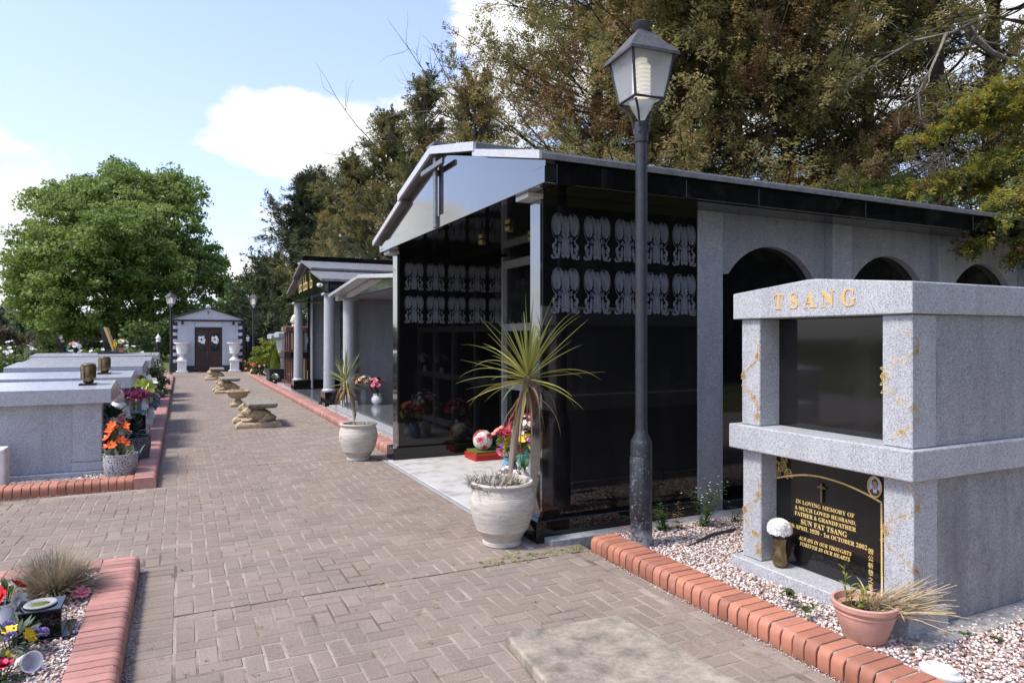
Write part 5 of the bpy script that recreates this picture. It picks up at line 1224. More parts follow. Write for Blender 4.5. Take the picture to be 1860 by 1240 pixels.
# ------------------------------------------------------------------ chapel at the end of the path
def chapel():
    y = 35.6; x0, x1 = -.44, 2.82; xc = (x0+x1)/2; T = thing('chapel', 'small grey chapel with black quoins and brown double doors at the path end', 'chapel', (xc, y, 0))
    bx('wall', 'chapel_wall', T, x0+.18, .60, y, y+.2, .30, 2.40, bevel=0); bx('wall', 'chapel_wall', T, 1.80, x1-.18, y, y+.2, .30, 2.40, bevel=0)
    bx('side_wall', 'black_paint', T, x0, x0+.17, y+.02, y+5, 0, 2.40, bevel=0); bx('side_wall', 'black_paint', T, x1-.17, x1, y+.02, y+5, 0, 2.40, bevel=0); bx('rear_wall', 'chapel_wall', T, x0+.18, x1-.18, y+4.8, y+5, 0, 2.4, bevel=0)
    bx('base_course', 'black_paint', T, x0, .60, y-.03, y+.019, 0, .29); bx('base_course', 'black_paint', T, 1.80, x1, y-.03, y+.019, 0, .29)
    for k in range(13):                                 # quoins, long and short, dark and pale in turn
        z = .292+k*.158; lng = k % 2 == 0; w = .31 if lng else .24
        bx('quoin', 'black_paint' if lng else 'chapel_trim', T, x0-.01, x0+w, y-.025, y-.002, z, z+.156); bx('quoin', 'black_paint' if lng else 'chapel_trim', T, x1-w, x1+.01, y-.025, y-.002, z, z+.156)
        if not lng: bx('quoin', 'black_paint', T, x0-.012, x0+.12, y-.028, y-.0255, z, z+.156, bevel=0); bx('quoin', 'black_paint', T, x1-.12, x1+.012, y-.028, y-.0255, z, z+.156, bevel=0)
    bx('frieze', 'black_paint', T, x0-.06, x1+.06, y-.06, y+5.0, 2.405, 2.47)
    for x in (x0+.47, x1-.57): bx('frieze_bracket', 'black_paint', T, x, x+.10, y-.05, y-.001, 2.24, 2.404)
    MB().prism([(x0, 2.475), (x1, 2.475), (xc, 3.02)], 'y', y-.01, y+.1).build('gable_panel', 'chapel_trim', T)
    for s in (-1, 1):
        xe = xc+s*1.72; pr = [(xe, 2.455), (xc, 3.02), (xc, 3.075), (xe, 2.515)]
        MB().prism(pr, 'y', y-.09, y+5.1).build('roof_slab', 'black_paint', T, bevel=.005)
    part('finial', 'chapel_trim', T, lambda m: (m.box(xc-.12, xc+.12, y-.1, y+.1, 3.03, 3.10), m.lathe([(.09, 3.10), (.11, 3.14), (.07, 3.18), (.001, 3.2)], (xc, y, 0), 12)))
    c = bx('cross', 'black_paint', T, xc-.012, xc+.012, y-.03, y-.012, 2.72, 2.90, bevel=0); bx('cross_arm', 'black_paint', c, xc-.05, xc+.05, y-.031, y-.011, 2.82, 2.845, bevel=0)
    bx('door_panel_over', 'chapel_trim', T, .605, 1.795, y+.03, y+.1, 2.12, 2.40); bx('door_lintel', 'black_paint', T, .61, 1.79, y-.01, y+.09, 2.03, 2.115)
    for i in range(2):
        a = .63+i*.572; d = bx('door', 'door_wood', T, a, a+.565, y+.05, y+.1, .01, 2.025)
        for (p, q, r, t) in ((a, a+.09, .02, 2.02), (a+.475, a+.565, .02, 2.02), (a+.0915, a+.4735, 1.86, 2.02), (a+.0915, a+.4735, .86, .99), (a+.0915, a+.4735, .02, .18)): bx('door_rail', 'door_wood', d, p, q, y+.025, y+.049, r, t, bevel=.004)
        bx('raised_panel', 'door_wood', d, a+.14, a+.43, y+.034, y+.0495, .24, .80, bevel=.006); bx('pane', 'glass_dark', d, a+.093, a+.472, y+.04, y+.0495, .992, 1.858, bevel=0)
        part('handle', 'brass', d, lambda m: m.ball((a+(.53 if i == 0 else .035), y+.02, .93), .02))
        def lilies(m):
            for (dx, z) in ((-.09, 1.62), (.05, 1.64), (-.10, 1.48), (.09, 1.52), (.0, 1.42), (.07, 1.40)): rosette(m, (a+.283+dx, y+.032, z), (0, -1, .1), .075, 5, 1, .35)
        part('etched_flowers', 'petal_white', d, lilies)
        def stems(m):
            for (dx, z) in ((-.09, 1.6), (.05, 1.6), (-.10, 1.46), (.09, 1.5), (0, 1.4)):
                m.tube([(a+.283, y+.034, 1.10), (a+.283+dx*1.2, y+.034, 1.3), (a+.283+dx, y+.034, z)], .006, 4)
            for k in range(9): m.leaf((a+.283+random.gauss(0, .06), y+.033, random.uniform(1.15, 1.4)), (random.choice((-1, 1))*.8, 0, .5), .12, .04, .4, up=Vector((0, 1, 0)))
        part('etched_stems', 'leaf_bluegreen', d, stems)
    return T
chapel()
def chapel_urn(label, x):
    y = 35.1; T = thing('pedestal_urn', label, 'urn', (x, y, 0), 'white fluted urns before the chapel')
    part('pedestal', 'white_paint', T, lambda m: (m.box(x-.25, x+.25, y-.25, y+.25, 0, .08), m.box(x-.19, x+.19, y-.19, y+.19, .081, .52), m.box(x-.23, x+.23, y-.23, y+.23, .521, .57)), bevel=.008)
    part('stem', 'white_paint', T, lambda m: m.lathe([(.21, .572), (.20, .63), (.11, .70), (.08, .76), (.10, .80), (.07, .83)], (x, y, 0), 24), smooth=True)
    part('bowl', 'white_paint', T, lambda m: m.lathe([(.10, .83), (.20, .88), (.22, .95), (.205, .99), (.225, 1.0), (.24, 1.25), (.25, 1.29), (.30, 1.34), (.345, 1.36), (.345, 1.40), (.30, 1.40), (.22, 1.35)], (x, y, 0), 80, lambda a, z: 1+(.03*math.cos(20*a) if .995 < z < 1.30 else 0)), smooth=True)
chapel_urn('white fluted urn on a pedestal at the left of the chapel doors', .06); chapel_urn('white fluted urn on a pedestal at the right of the chapel doors', 2.32)
# gate, posts and railings beside the chapel
def gate():
    T = thing('iron_gate', 'black arched iron gate to the right of the chapel', 'gate', (3.3, 36.0, 0)); y = 36.2
    a = np.linspace(0, PI, 13)
    part('arch', 'black_paint', T, lambda m: m.tube([(2.95, y, 0)]+[(3.35-.40*math.cos(t), y, 1.45+.35*math.sin(t)) for t in a]+[(3.75, y, 0)], .05, 6))
    part('gate_leaf', 'black_panel', T, lambda m: m.prism([(3.0, .05), (3.7, .05), (3.7, 1.45)]+[(3.35+.35*math.cos(t), 1.45+.30*math.sin(t)) for t in a[1:-1]]+[(3.0, 1.45)], 'y', y+.02, y+.05))
gate()
def railing(label, x0, x1, y):
    T = thing('railing', label, 'railing', (x0, y, 0), 'black railings'); n = int((x1-x0)/.13)
    for z in (.2, 1.45): bx('rail', 'black_paint', T, x0, x1, y-.02, y+.02, z, z+.04, bevel=0)
    for k in range(n):
        x = x0+.065+k*.13; part('baluster', 'black_paint', T, lambda m: m.tube([(x, y-.03, .05), (x, y-.03, 1.55), (x, y-.03, 1.68)], [.012, .012, .002], 5))
railing('black iron railing behind the chapel on the right side', 3.8, 8.2, 36.6); railing('black iron railing behind the chapel on the left side', -4.4, -.7, 37.2)
def white_top_post(label, x, y, h):
    T = thing('gate_post', label, 'post', (x, y, 0), 'black posts with white finials')
    part('post', 'black_paint', T, lambda m: m.tube([(x, y, 0), (x, y, h)], .075, 12)); part('finial', 'white_ceramic', T, lambda m: m.lathe([(.08, h), (.09, h+.03), (.06, h+.07), (.10, h+.13), (.10, h+.18), (.05, h+.24), (.01, h+.32)], (x, y, 0), 12), smooth=True)
white_top_post('black post with white finial left of the chapel', -.82, 31.6, 1.45); white_top_post('black post with white finial beside the iron gate', 2.95, 35.7, 1.45)

# ------------------------------------------------------------------ low tombs on the left
def low_tomb(label, y0, dy, x1, x0, z, plaque=False, xb=None):
    T = thing('tomb', label, 'tomb', (x1, y0, 0)); y1 = y0+dy; m_ = (y0+y1)/2; G = 'granite_tomb'
    lid = MB().prism([(y0-.08, z-.165), (y1+.08, z-.165), (y1+.08, z), (m_, z+.055), (y0-.08, z)], 'x', x0-.08, x1+.09).build('lid', 'granite_lid', T, bevel=.006, seg=2)
    bx('side_wall', G, T, x0, x1-.30, y0+.025, y0+.16, .099, z-.167, bevel=.003); bx('side_wall', G, T, x0, x1-.30, y1-.16, y1-.02, .099, z-.167, bevel=.003)
    for y in (y0, y1-.17): bx('pillar', G, T, x1-.298, x1-.01, y, y+.17, .20, z-.166, bevel=.005)
    bx('front_panel', 'granite_grey', T, x1-.34, x1-.30, y0+.165, y1-.165, .099, z-.167, bevel=0)
    bx('sill', G, T, x1-.30, x1+.06, y0-.02, y1+.02, .10, .198, bevel=.005); bx('plinth', G, T, x0-.05, x1+.12, y0-.06, y1+.06, 0, .098, bevel=.006)
    bx('rear_wall', G, T, x0-.04, x0-.002, y0, y1, .1, z-.167, bevel=0)
    if plaque: bx('plaque', 'granite_pink', lid, x1+.0905, x1+.094, m_-.25, m_+.25, z-.13, z-.03, bevel=0)
    return T
granite('granite_lid', (.16, .165, .18), (.34, .35, .375), (.50, .515, .545), .17, 230, .12)
low_tomb('nearest low grey granite tomb on the left with a bronze lantern', 9.07, 1.25, -.80, -3.6, 1.03, True)
low_tomb('second low grey tomb on the left with a bronze lantern at its edge', 11.25, 1.35, -.72, -4.6, 1.05, True)
low_tomb('third low grey tomb on the left with its far end visible', 13.1, 1.9, -.66, -2.40, 1.14)
low_tomb('fourth low grey tomb on the left behind the variegated shrub', 16.6, 1.9, -.66, -2.75, 1.13)
low_tomb('fifth low grey tomb on the left carrying a slanted black book stone', 20.6, 1.6, -.62, -3.3, 1.15)
bx('stone_block', 'white_stone', None, -3.0, -1.63, 8.62, 8.85, .05, .46, bevel=.02, seg=2); tag(bpy.data.objects['stone_block'], 'pale stone block at the left edge before the nearest low tomb', 'stone block')
def urn_lantern(label, loc):
    T = thing('bronze_lantern', label, 'lantern', loc, 'bronze lanterns on the low tombs'); x, y, z = loc
    bx('base', 'black_granite', T, x-.09, x+.09, y-.09, y+.09, z, z+.022)
    part('body', 'bronze', T, lambda m: m.lathe([(.035, .023), (.05, .03), (.066, .065), (.072, .10), (.074, .22), (.070, .228)], loc, 16), smooth=True)
    part('lid', 'bronze', T, lambda m: m.lathe([(.078, .229), (.078, .242), (.06, .258), (.001, .262)], loc, 16), smooth=True)
    for k in range(6): a = k*PI/3; part('rib', 'bronze', T, lambda m: m.tube([(x+.0755*math.cos(a), y+.0755*math.sin(a), z+.07), (x+.0765*math.cos(a), y+.0765*math.sin(a), z+.225)], .005, 5))
urn_lantern('bronze lantern on the nearest low tomb', (-.97, 9.36, 1.05)); urn_lantern('bronze lantern on the second low tomb', (-1.0, 11.6, 1.075))
def book_stone(label, x, y, z, h, back):
    T = thing('book_stone', label, 'headstone', (x, y, z), 'slanted black headstones')
    for s in (-1, 1) if False else (1,):
        pl = [(x-.06, z+.10), (x+.10, z+.10), (x-.10, z+h), (x-.18, z+h)]
        MB().prism(pl, 'y', y-.35, y+.35).build('slab', 'black_granite', T, bevel=.004)
    if back: MB().prism([(x+.105, z+.14), (x+.15, z+.14), (x-.03, z+h), (x-.095, z+h)], 'y', y-.36, y+.36).build('back_slab', 'gold', T, bevel=.004)
    bx('base', 'black_granite', T, x-.22, x+.22, y-.4, y+.4, z, z+.099)
book_stone('slanted black headstone with gold back on the fifth tomb', -1.75, 21.4, 1.15, .74, True)
book_stone('smaller slanted black headstone left of the gold backed one', -2.9, 22.4, 1.0, .70, False)
gift('orange and white flowers before the smaller slanted headstone', (-2.62, 22.2, 1.12), 'black_paint', .12, .08, (-2.62, 22.2, 1.34), .17, [('petal_white', 7, .08, 'rose'), ('petal_orange', 3, .07, 'rose')], 14)
gift('yellow and red flowers at the foot of the gold backed headstone', (-1.45, 21.2, 1.2), 'terracotta', .14, .09, (-1.45, 21.2, 1.42), .18, [('petal_yellow', 4, .08, 'rose'), ('petal_cream', 5, .08, 'rose'), ('petal_red', 2, .06, 'rose')], 20)

# pots and gifts beside the low tombs
def speck_pot(name, label, c, r, h, mat):
    T = thing(name, label, 'plant pot', c); part('pot', mat, T, lambda m: m.lathe([(r*.72, 0), (r*.86, h*.12), (r*.98, h*.6), (r, h), (r*.9, h), (r*.88, h*.9)], c, 32), smooth=True)
    part('soil', 'soil', T, lambda m: m.lathe([(r*.9, h*.9), (.001, h*.93)], c, 16)); return T
cA = Vector((-.60, 8.75, .05)); tA = speck_pot('plant_pot', 'speckled grey stone pot with orange lilies at the kerb corner', cA, .175, .27, 'speckled_pot')
for k in range(13):
    a = random.uniform(0, 6.28); e = cA+Vector((.09*math.cos(a)-.03, .09*math.sin(a), random.uniform(.34, .60))); m = MB(); m.tube([cA+Vector((0, 0, .25)), e], .004, 4)
    m.build('stem', 'leaf_green', tA)
    m = MB(); d = Vector((math.cos(a)*.7, math.sin(a)*.7-.3, .8)); rosette(m, e, d, .058, 6, 1, .6, .5); m.build('blossom', 'petal_orange', tA)
def pale_bits(m):
    for k in range(60): m.leaf(cA+Vector((random.gauss(0, .07), random.gauss(0, .07), .25)), (random.gauss(0, .6), random.gauss(0, .6), 1), random.uniform(.06, .16), .03, .6)
part('foliage', 'leaf_pale', tA, pale_bits)
cB = Vector((-.53, 9.70, .05)); tB = speck_pot('plant_pot', 'dark speckled stone pot behind the orange lilies', cB, .20, .33, 'speckled_dark')
bouquet(tB, cB+Vector((0, 0, .36)), .12, [('petal_cream', 3, .03, 'rose')], 'leaf_silk', 30, .14)
gift('pink chrysanthemums in a square black pot beside the second tomb', (-.60, 11.3, .055), None, .1, .1, (-.60, 11.3, .68), .17, [('petal_mauve', 8, .095, 'pom')], 26, 'leaf_lime', .1)
q = bpy.data.objects[[o.name for o in bpy.data.objects if o.get('label', '').startswith('pink chrysanthemums')][0]]; bx('pot', 'black_granite', q, -.75, -.45, 11.15, 11.45, .055, .50)
gift('green ivy in a bronze vase beside the nearest low tomb', (-.74, 9.55, .20), 'bronze', .30, .085, (-.74, 9.55, .60), .17, [('petal_pink', 2, .05, 'rose')], 75, 'leaf_silk', .13)
gift('white and lime lilies in a teal pot between the second and third tombs', (-.60, 13.0, .055), 'teal_ceramic', .34, .12, (-.60, 13.0, .72), .26, [('petal_lime', 6, .14, 'lily'), ('petal_white', 4, .13, 'lily'), ('petal_mauve', 5, .09, 'pom')], 50, 'leaf_silk', .15)
gift('small blue pot with leaves behind the bronze vase', (-.66, 10.4, .055), 'blue_ceramic', .22, .10, (-.66, 10.4, .34), .12, [('petal_white', 3, .04, 'rose')], 24)
gift('pale dried flowers in a white pot beside the third tomb', (-.50, 14.2, .055), 'white_ceramic', .26, .08, (-.50, 14.2, .48), .18, [('petal_peach', 6, .06, 'rose'), ('petal_cream', 5, .05, 'rose')], 40, 'dry_grey', .12)
gift('blue wrapped bunch on the gravel beside the variegated shrub', (-.50, 17.2, .055), 'blue_ceramic', .15, .09, (-.50, 17.2, .26), .13, [('petal_blue', 7, .06, 'rose')], 10)
gift('dark red roses in a black pot farther along the left bed', (-.50, 20.3, .055), 'black_paint', .25, .12, (-.50, 20.3, .45), .18, [('petal_red', 5, .07, 'rose'), ('petal_cream', 4, .06, 'rose')], 30, 'leaf_green')
gift('yellow daisies in a terracotta pot near the far end of the left bed', (-.52, 24.5, .055), 'terracotta', .25, .12, (-.52, 24.5, .45), .18, [('petal_yellow', 5, .07, 'daisy'), ('petal_pink', 4, .06, 'rose')], 30, 'leaf_green')
def figure(label, c, h, angel):
    T = thing('statuette', label, 'statuette', c, 'white statuettes'); s = h
    part('body', 'white_stone', T, lambda m: m.lathe([(r*s, z*s) for r, z in ((.16, 0), (.17, .06), (.13, .10), (.14, .35), (.12, .52), (.15, .66), (.12, .76), (.06, .80))], c, 16, lambda a, z: 1+.06*math.cos(3*a+z*9)), smooth=True)
    part('head', 'white_stone', T, lambda m: m.ball((c[0], c[1]-.01, c[2]+.89*s), .10*s, 12, 8, (1, 1, 1.12)), smooth=True)
    for k in (-1, 1):
        part('arm', 'white_stone', T, lambda m: m.tube([(c[0]+k*.12*s, c[1], c[2]+.70*s), (c[0]+k*.17*s, c[1]-.05*s, c[2]+.55*s), (c[0]+k*.04*s, c[1]-.15*s, c[2]+.60*s)], [.05*s, .045*s, .035*s], 8), smooth=True)
        if angel: part('wing', 'white_stone', T, lambda m: m.prism([(c[0]+k*.03*s, c[2]+.5*s), (c[0]+k*.28*s, c[2]+.40*s), (c[0]+k*.34*s, c[2]+.72*s), (c[0]+k*.20*s, c[2]+.86*s), (c[0]+k*.05*s, c[2]+.74*s)], 'y', c[1]+.10*s, c[1]+.14*s))
figure('tall white stone figure standing between the first two low tombs', (-.78, 10.78, .055), .85, False)
figure('small white kneeling angel on the gravel near the kerb', (-.50, 12.2, .055), .34, True)

# ------------------------------------------------------------------ near left bed
def tussock():
    c = Vector((-.67, 4.80, .085)); T = thing('grass_tussock', 'dry straw coloured ornamental grass tussock in the near left bed', 'grass', c)
    m = MB()
    for k in range(2600):
        a = random.uniform(0, 2*PI); r = .07*math.sqrt(random.random()); el = random.betavariate(1.6, 1.5)*1.45+.05; d = Vector((math.cos(a)*math.cos(el), math.sin(a)*math.cos(el), math.sin(el)))
        L_ = random.uniform(.17, .30)*(1.0 if el < 1.0 else .95); b = c+Vector((r*math.cos(a), r*math.sin(a), 0))
        q = b.copy(); vs = []; s = d.cross(Vector((0, 0, 1))).normalized(); dd = d.copy()
        for i in range(5):
            w = .0016*(1-i/5)+.0004; vs += [q-s*w, q+s*w]; q = q+dd*(L_/4); dd = (dd+Vector((random.gauss(0, .05), random.gauss(0, .05), -.14*i))).normalized()
        m.add(vs, [(2*i, 2*i+1, 2*i+3, 2*i+2) for i in range(4)], random.random())
    m.build('blades', 'straw_grey', T)
tussock()
def cube_vase():
    x0, x1, y0, y1 = -.745, -.54, 4.09, 4.29; T = thing('cube_vase', 'black polished granite cube flower vase with round holder in the near left bed', 'vase', ((x0+x1)/2, (y0+y1)/2, .085))
    bx('base', 'black_granite', T, x0-.01, x1+.04, y0-.01, y1+.03, .08, .10); bx('cube', 'black_granite', T, x0, x1, y0, y1, .1005, .24, bevel=.004)
    cx, cy = (x0+x1)/2, (y0+y1)/2
    part('holder_ring', 'edge_grey', T, lambda m: m.lathe([(.046, .241), (.070, .241), (.074, .246), (.069, .251), (.049, .249), (.042, .243)], (cx, cy, 0), 32), smooth=True); part('moss', 'moss', T, lambda m: m.lathe([(.047, .242), (.03, .245), (.001, .246)], (cx, cy, 0), 20))
cube_vase()
gift('red and white silk roses in a white holder left of the black cube vase', (-.83, 4.36, .08), 'white_ceramic', .14, .06, (-.82, 4.38, .24), .085, [('petal_red', 2, .05, 'rose'), ('petal_white', 4, .045, 'rose')], 18, 'leaf_green', .07)
gift('mixed yellow and lilac flowers at the lower left corner', (-.72, 3.97, .08), None, .1, .1, (-.72, 3.97, .14), .13, [('petal_yellow', 4, .038, 'daisy'), ('petal_lilac', 6, .026, 'pom')], 60, 'leaf_bluegreen', .07)
gift('crimson and pink silk flowers in the bottom left corner of the bed', (-.70, 3.68, .08), None, .1, .1, (-.71, 3.68, .12), .07, [('petal_crimson', 3, .045, 'rose'), ('petal_pink', 1, .04, 'rose')], 16, 'leaf_green', .06)
def fallen_pot():
    c = Vector((-.63, 3.76, .125)); T = thing('flower_pot', 'small white flower pot lying on its side in the near left bed', 'pot', c)
    m = MB().lathe([(.028, -.05), (.032, -.045), (.045, .045), (.047, .05), (.040, .05), (.03, -.03)], c, 24); o = m.build('pot', 'white_ceramic', T, smooth=True); T.rotation_euler = (1.2, .5, .4)
fallen_pot()
m = MB(); rosette(m, (-.52, 4.66, .12), (.2, -.4, 1), .05, 9, 2, .3); tag(m.build('silk_flower', 'petal_pink'), 'pink and white silk flower beside the grass tussock', 'flower')
# ------------------------------------------------------------------ vegetation
def limb(m, p, d, L_, r, seg=6, wob=.12, n=6, rise=0.0):
    pts = [Vector(p)]; d = Vector(d).normalized(); rad = [r]
    for i in range(n):
        d = (d+Vector((random.gauss(0, wob), random.gauss(0, wob), random.gauss(0, wob)+rise))).normalized(); pts.append(pts[-1]+d*L_/n); rad.append(r*(1-.85*(i+1)/n))
    m.tube(pts, rad, seg); return pts
# --- the big plane tree
def plane_tree():
    base = at(262, 56, -.06); T = thing('plane_tree', 'huge spreading green plane tree behind the low tombs', 'tree', base)
    Rv, Fv = Vector((math.cos(YAW), -math.sin(YAW), 0)), Vector((math.sin(YAW), math.cos(YAW), 0)); k = 56/1240
    def W(u, v, dep=0.0): return np.array(base+Rv*((u-262)*k)+Fv*dep+Vector((0, 0, 1.6+(614-v)*k+.06)))
    lobes = [(220, 325, 42, 0), (285, 335, 50, 2), (255, 355, 56, -2), (320, 365, 54, -2), (180, 370, 54, -2), (300, 440, 76, -6), (225, 500, 80, -6), (355, 350, 38, -1), (125, 352, 42, 1), (165, 400, 72, -3), (250, 400, 80, -4), (335, 410, 66, -2), (105, 440, 56, 0), (180, 480, 88, -5), (280, 480, 92, -5), (365, 470, 50, 0),
             (70, 510, 46, 0), (395, 480, 26, 0), (130, 550, 66, -3), (220, 560, 82, -5), (310, 555, 72, -3), (380, 535, 38, 1), (105, 585, 40, -1), (180, 605, 48, -3), (260, 600, 52, -3), (335, 600, 40, 1), (85, 560, 44, -2), (150, 620, 46, -2), (215, 622, 46, -4), (290, 615, 46, -3), (350, 580, 42, -2), (120, 510, 56, -4), (395, 500, 34, -1), (345, 500, 60, -5), (250, 470, 90, 5), (200, 420, 80, 6), (45, 525, 24, 0), (60, 470, 30, 1), (400, 520, 22, 1)]
    cs = []; rad = []
    for (u, v, r, dp) in lobes:
        r = max(12, r-7); n = int(6+r*r/50)
        d = unit(n); d[:, 2] = d[:, 2]*.9; q = (.55+.42*RNG.random(n))[:, None]
        c = np.array(W(u, v, dp*1.0))+ (d*q*r*k)@np.eye(3); cs.append(c); rad.append(np.full(n, .45)+RNG.random(n)*.65)
    cs = np.concatenate(cs); rad = np.concatenate(rad)
    C, A, B, rn = leafcloud(cs, 80, rad, .215, (1, 1, .55), .15)
    zz = (C[:, 2]-C[:, 2].min())/(np.ptp(C[:, 2])); rn = rn
    quads('crown', C, A, B, 'leaf_plane', T, rn, base)
    m = MB(); m.tube([base, base+Vector((.1, 0, 2)), base+Vector((.2, 0, 4.5)), base+Vector((0, .3, 8))], [.75, .6, .5, .35], 12)
    for (u, v, r, dp) in lobes[:20]:
        e = Vector(W(u, v, dp)); s = base+Vector((random.uniform(-.2, .2), 0, random.uniform(2.2, 6))); mid = s.lerp(e, .5)+Vector((0, 0, -.5)); m.tube([s, mid, e], [.26, .16, .05], 7)
    m.build('trunk', 'bark_plane', T, smooth=True)
plane_tree()

def spray_quads(P, D, n, length, width, spread, leaf, flat=.35):
    """feathery flattened sprays: P origin, D direction arrays -> scale-leaf twiglets"""
    k = len(P); p = np.repeat(P, n, axis=0); d = np.repeat(D, n, axis=0); N_ = k*n
    side = np.cross(d, np.array((0, 0, 1.0))); side /= np.linalg.norm(side, axis=1)[:, None]+1e-9; up = np.cross(side, d)
    t = RNG.random(N_); L_ = np.repeat(length*(.7+.6*RNG.random(k)), n)
    lat = (RNG.random(N_)-.5)*2; w = width*np.sin(np.pi*np.clip(t*.85+.15, 0, 1))
    C = p+d*(t*L_)[:, None]+side*(lat*w)[:, None]+up*((RNG.normal(size=N_))*width*flat)[:, None]
    C[:, 2] -= (t**2)*L_*.18
    A = d*.8+side*(np.sign(lat)*spread*(.4+RNG.random(N_)))[:, None]+up*(RNG.normal(size=N_)*.35)[:, None]; A /= np.linalg.norm(A, axis=1)[:, None]
    B = np.cross(A, up+side*RNG.normal(size=N_)[:, None]*.8); B /= np.linalg.norm(B, axis=1)[:, None]+1e-9
    s = leaf*(.6+.8*RNG.random(N_)); rn = np.repeat(RNG.random(k), n)*.6+RNG.random(N_)*.4
    return C, A*s[:, None], B*(s*.38)[:, None], rn
def cypress(label, base, h, rmax, nl, mats, bare=.25, per=26, leaf=.10, zlow=.08, lean=(0, 0), dead=0, up=.55, shape=.75, sprays=(9, 15), rust=.0, azim=None, top_bare=False, length=.45, wr=.36, droop=0.0):
    base = Vector(base); T = thing('cypress_tree', label, 'tree', base, 'cypress trees behind the mausoleums')
    m = MB(); top = base+Vector((lean[0], lean[1], h*.97))
    trunk = [base, base.lerp(top, .3)+Vector((random.gauss(0, .1), random.gauss(0, .1), 0)), base.lerp(top, .65)+Vector((random.gauss(0, .12), random.gauss(0, .12), 0)), top]
    r0 = .0125*h+.03; m.tube(trunk, [r0, r0*.8, r0*.5, .03], 9)
    P, D, P2, D2 = [], [], [], []
    for i in range(nl):
        f = zlow+(1-zlow)*((i+random.random())/nl)**.9; a = i*2.4+random.gauss(0, .4)
        if azim is not None: a = random.uniform(*azim)
        L_ = rmax*(max(.08, (1-f**1.35)))**shape*random.uniform(.5, 1.2); el = up*(.35+.9*f)+random.gauss(0, .12)
        s = base.lerp(top, f); d = Vector((math.cos(a)*math.cos(el), math.sin(a)*math.cos(el), math.sin(el)))
        pts = limb(m, s, d, L_, max(.02, .05*(1-f)+.012), 5, .10, 6, .03)
        n = random.randint(*sprays)
        isr = random.random() < rust
        for q in range(n):
            t = random.uniform(bare, 1.0); k = min(5, int(t*6)); p = pts[k].lerp(pts[k+1], t*6-k)
            ax = (pts[k+1]-pts[k]).normalized(); o = Vector(unit(1)[0]); dd = (ax*.8+o*.75+Vector((0, 0, .10-droop))).normalized()
            off = o*random.random()*.30*L_*.22
            tgt = (P2, D2) if isr or random.random() < rust*.25 else (P, D); tgt[0].append(p+off); tgt[1].append(dd)
        for q in range(2):
            k = random.randint(1, 5); o = Vector(unit(1)[0]); limb(m, pts[k], (pts[k]-pts[k-1]).normalized()+o*.7, L_*.3, .012, 4, .15, 4)
    for i in range(dead):
        f = random.uniform(.25, .98); s = base.lerp(top, f); a = random.uniform(0, 2*PI) if azim is None else random.uniform(*azim)
        pts = limb(m, s, (math.cos(a), math.sin(a), random.uniform(.1, .9)), rmax*random.uniform(.6, 1.1), .028, 4, .16, 7)
        for q in range(5):
            k = random.randint(2, 6); limb(m, pts[k], Vector(unit(1)[0])+(pts[k]-pts[k-1]).normalized(), rmax*.3, .010, 3, .2, 5)
    if top_bare:
        for i in range(14):
            s = base.lerp(top, random.uniform(.6, .95)); pts = limb(m, s, (random.gauss(0, .3), random.gauss(0, .3), 1), h*.22, .03, 4, .14, 7)
            for q in range(6):
                k = random.randint(1, 6); limb(m, pts[k], Vector(unit(1)[0])+Vector((0, 0, .5)), h*.08, .010, 3, .2, 5)
    m.build('trunk', 'bark_dark' if not top_bare else 'bark_mid', T, smooth=True)
    q = spray_quads(np.array([tuple(p) for p in P]), np.array([tuple(d) for d in D]), per, length, length*wr, .8, leaf)
    tris('crown', *q[:3], mats[0], T, q[3], base)
    if P2:
        q = spray_quads(np.array([tuple(p) for p in P2]), np.array([tuple(d) for d in D2]), per, length, length*wr, .8, leaf); tris('crown', *q[:3], mats[1], T, q[3], base)
    return T
bark('bark_mid', (.07, .06, .05), (.20, .175, .145))
CY = ('leaf_cypress', 'leaf_rust')
random.seed(21)
def toward(u, d): p = at(u, d); a = math.atan2(-p.y, -p.x); return (a-1.75, a+1.75)
FAR = dict(wr=.20, bare=.2)
def spiky(label, u, d, h, r, mats, nl, rust=.1, dead=4, shape=.8, up=.62, leaf=.13, length=.7, sp=(14, 20), per=50, bare_top=False, lean=(0, 0)):
    cypress(label, at(u, d), h, r, nl, mats, .15, per, leaf, .03, lean, dead, up, shape, sp, rust, length=length, wr=.2, top_bare=bare_top)
DK = ('leaf_dark', 'leaf_olive'); OL = ('leaf_olive', 'leaf_cypress')
spiky('low dark green cypress nearest the right far lamp post', 492, 46, 6.8, 4.2, DK, 80, .2, 0, .7, .5, .17, .8, (9, 14), 46)
spiky('dark green cypress with spiky upswept branches beyond the columned mausoleum', 568, 38, 10.4, 5.6, DK, 120, .15, 0, .8, .55, .16, .95, (13, 19), 50)
spiky('olive cypress just right of the dark spiky one', 640, 31, 9.6, 4.6, OL, 100, .25, 5, .85, .5, .12, .7, (12, 17))
spiky('olive brown cypress between the dark spiky one and the bare topped one', 705, 27, 10.4, 4.4, OL, 100, .35, 8, .9, .5, .11, .65, (12, 17))
spiky('half dead cypress with bare grey upper branches behind the gable', 772, 25, 11.2, 4.0, OL, 90, .4, 12, .9, .5, .105, .6, (10, 15), 50, True)
spiky('thin half dead cypress between the bare topped one and the tall ones', 862, 22, 10.0, 3.8, CY, 90, .12, 12, .85, .5, .10, .55, (10, 15), 50, True)
cypress('tall cypress rising beyond the frame left of the near lantern', at(1060, 18.5), 17, 4.6, 230, CY, .15, 56, .082, .04, (.6, 0), 12, .30, .5, (20, 28), .10, toward(1060, 18.5), length=.55, wr=.3, droop=.35)
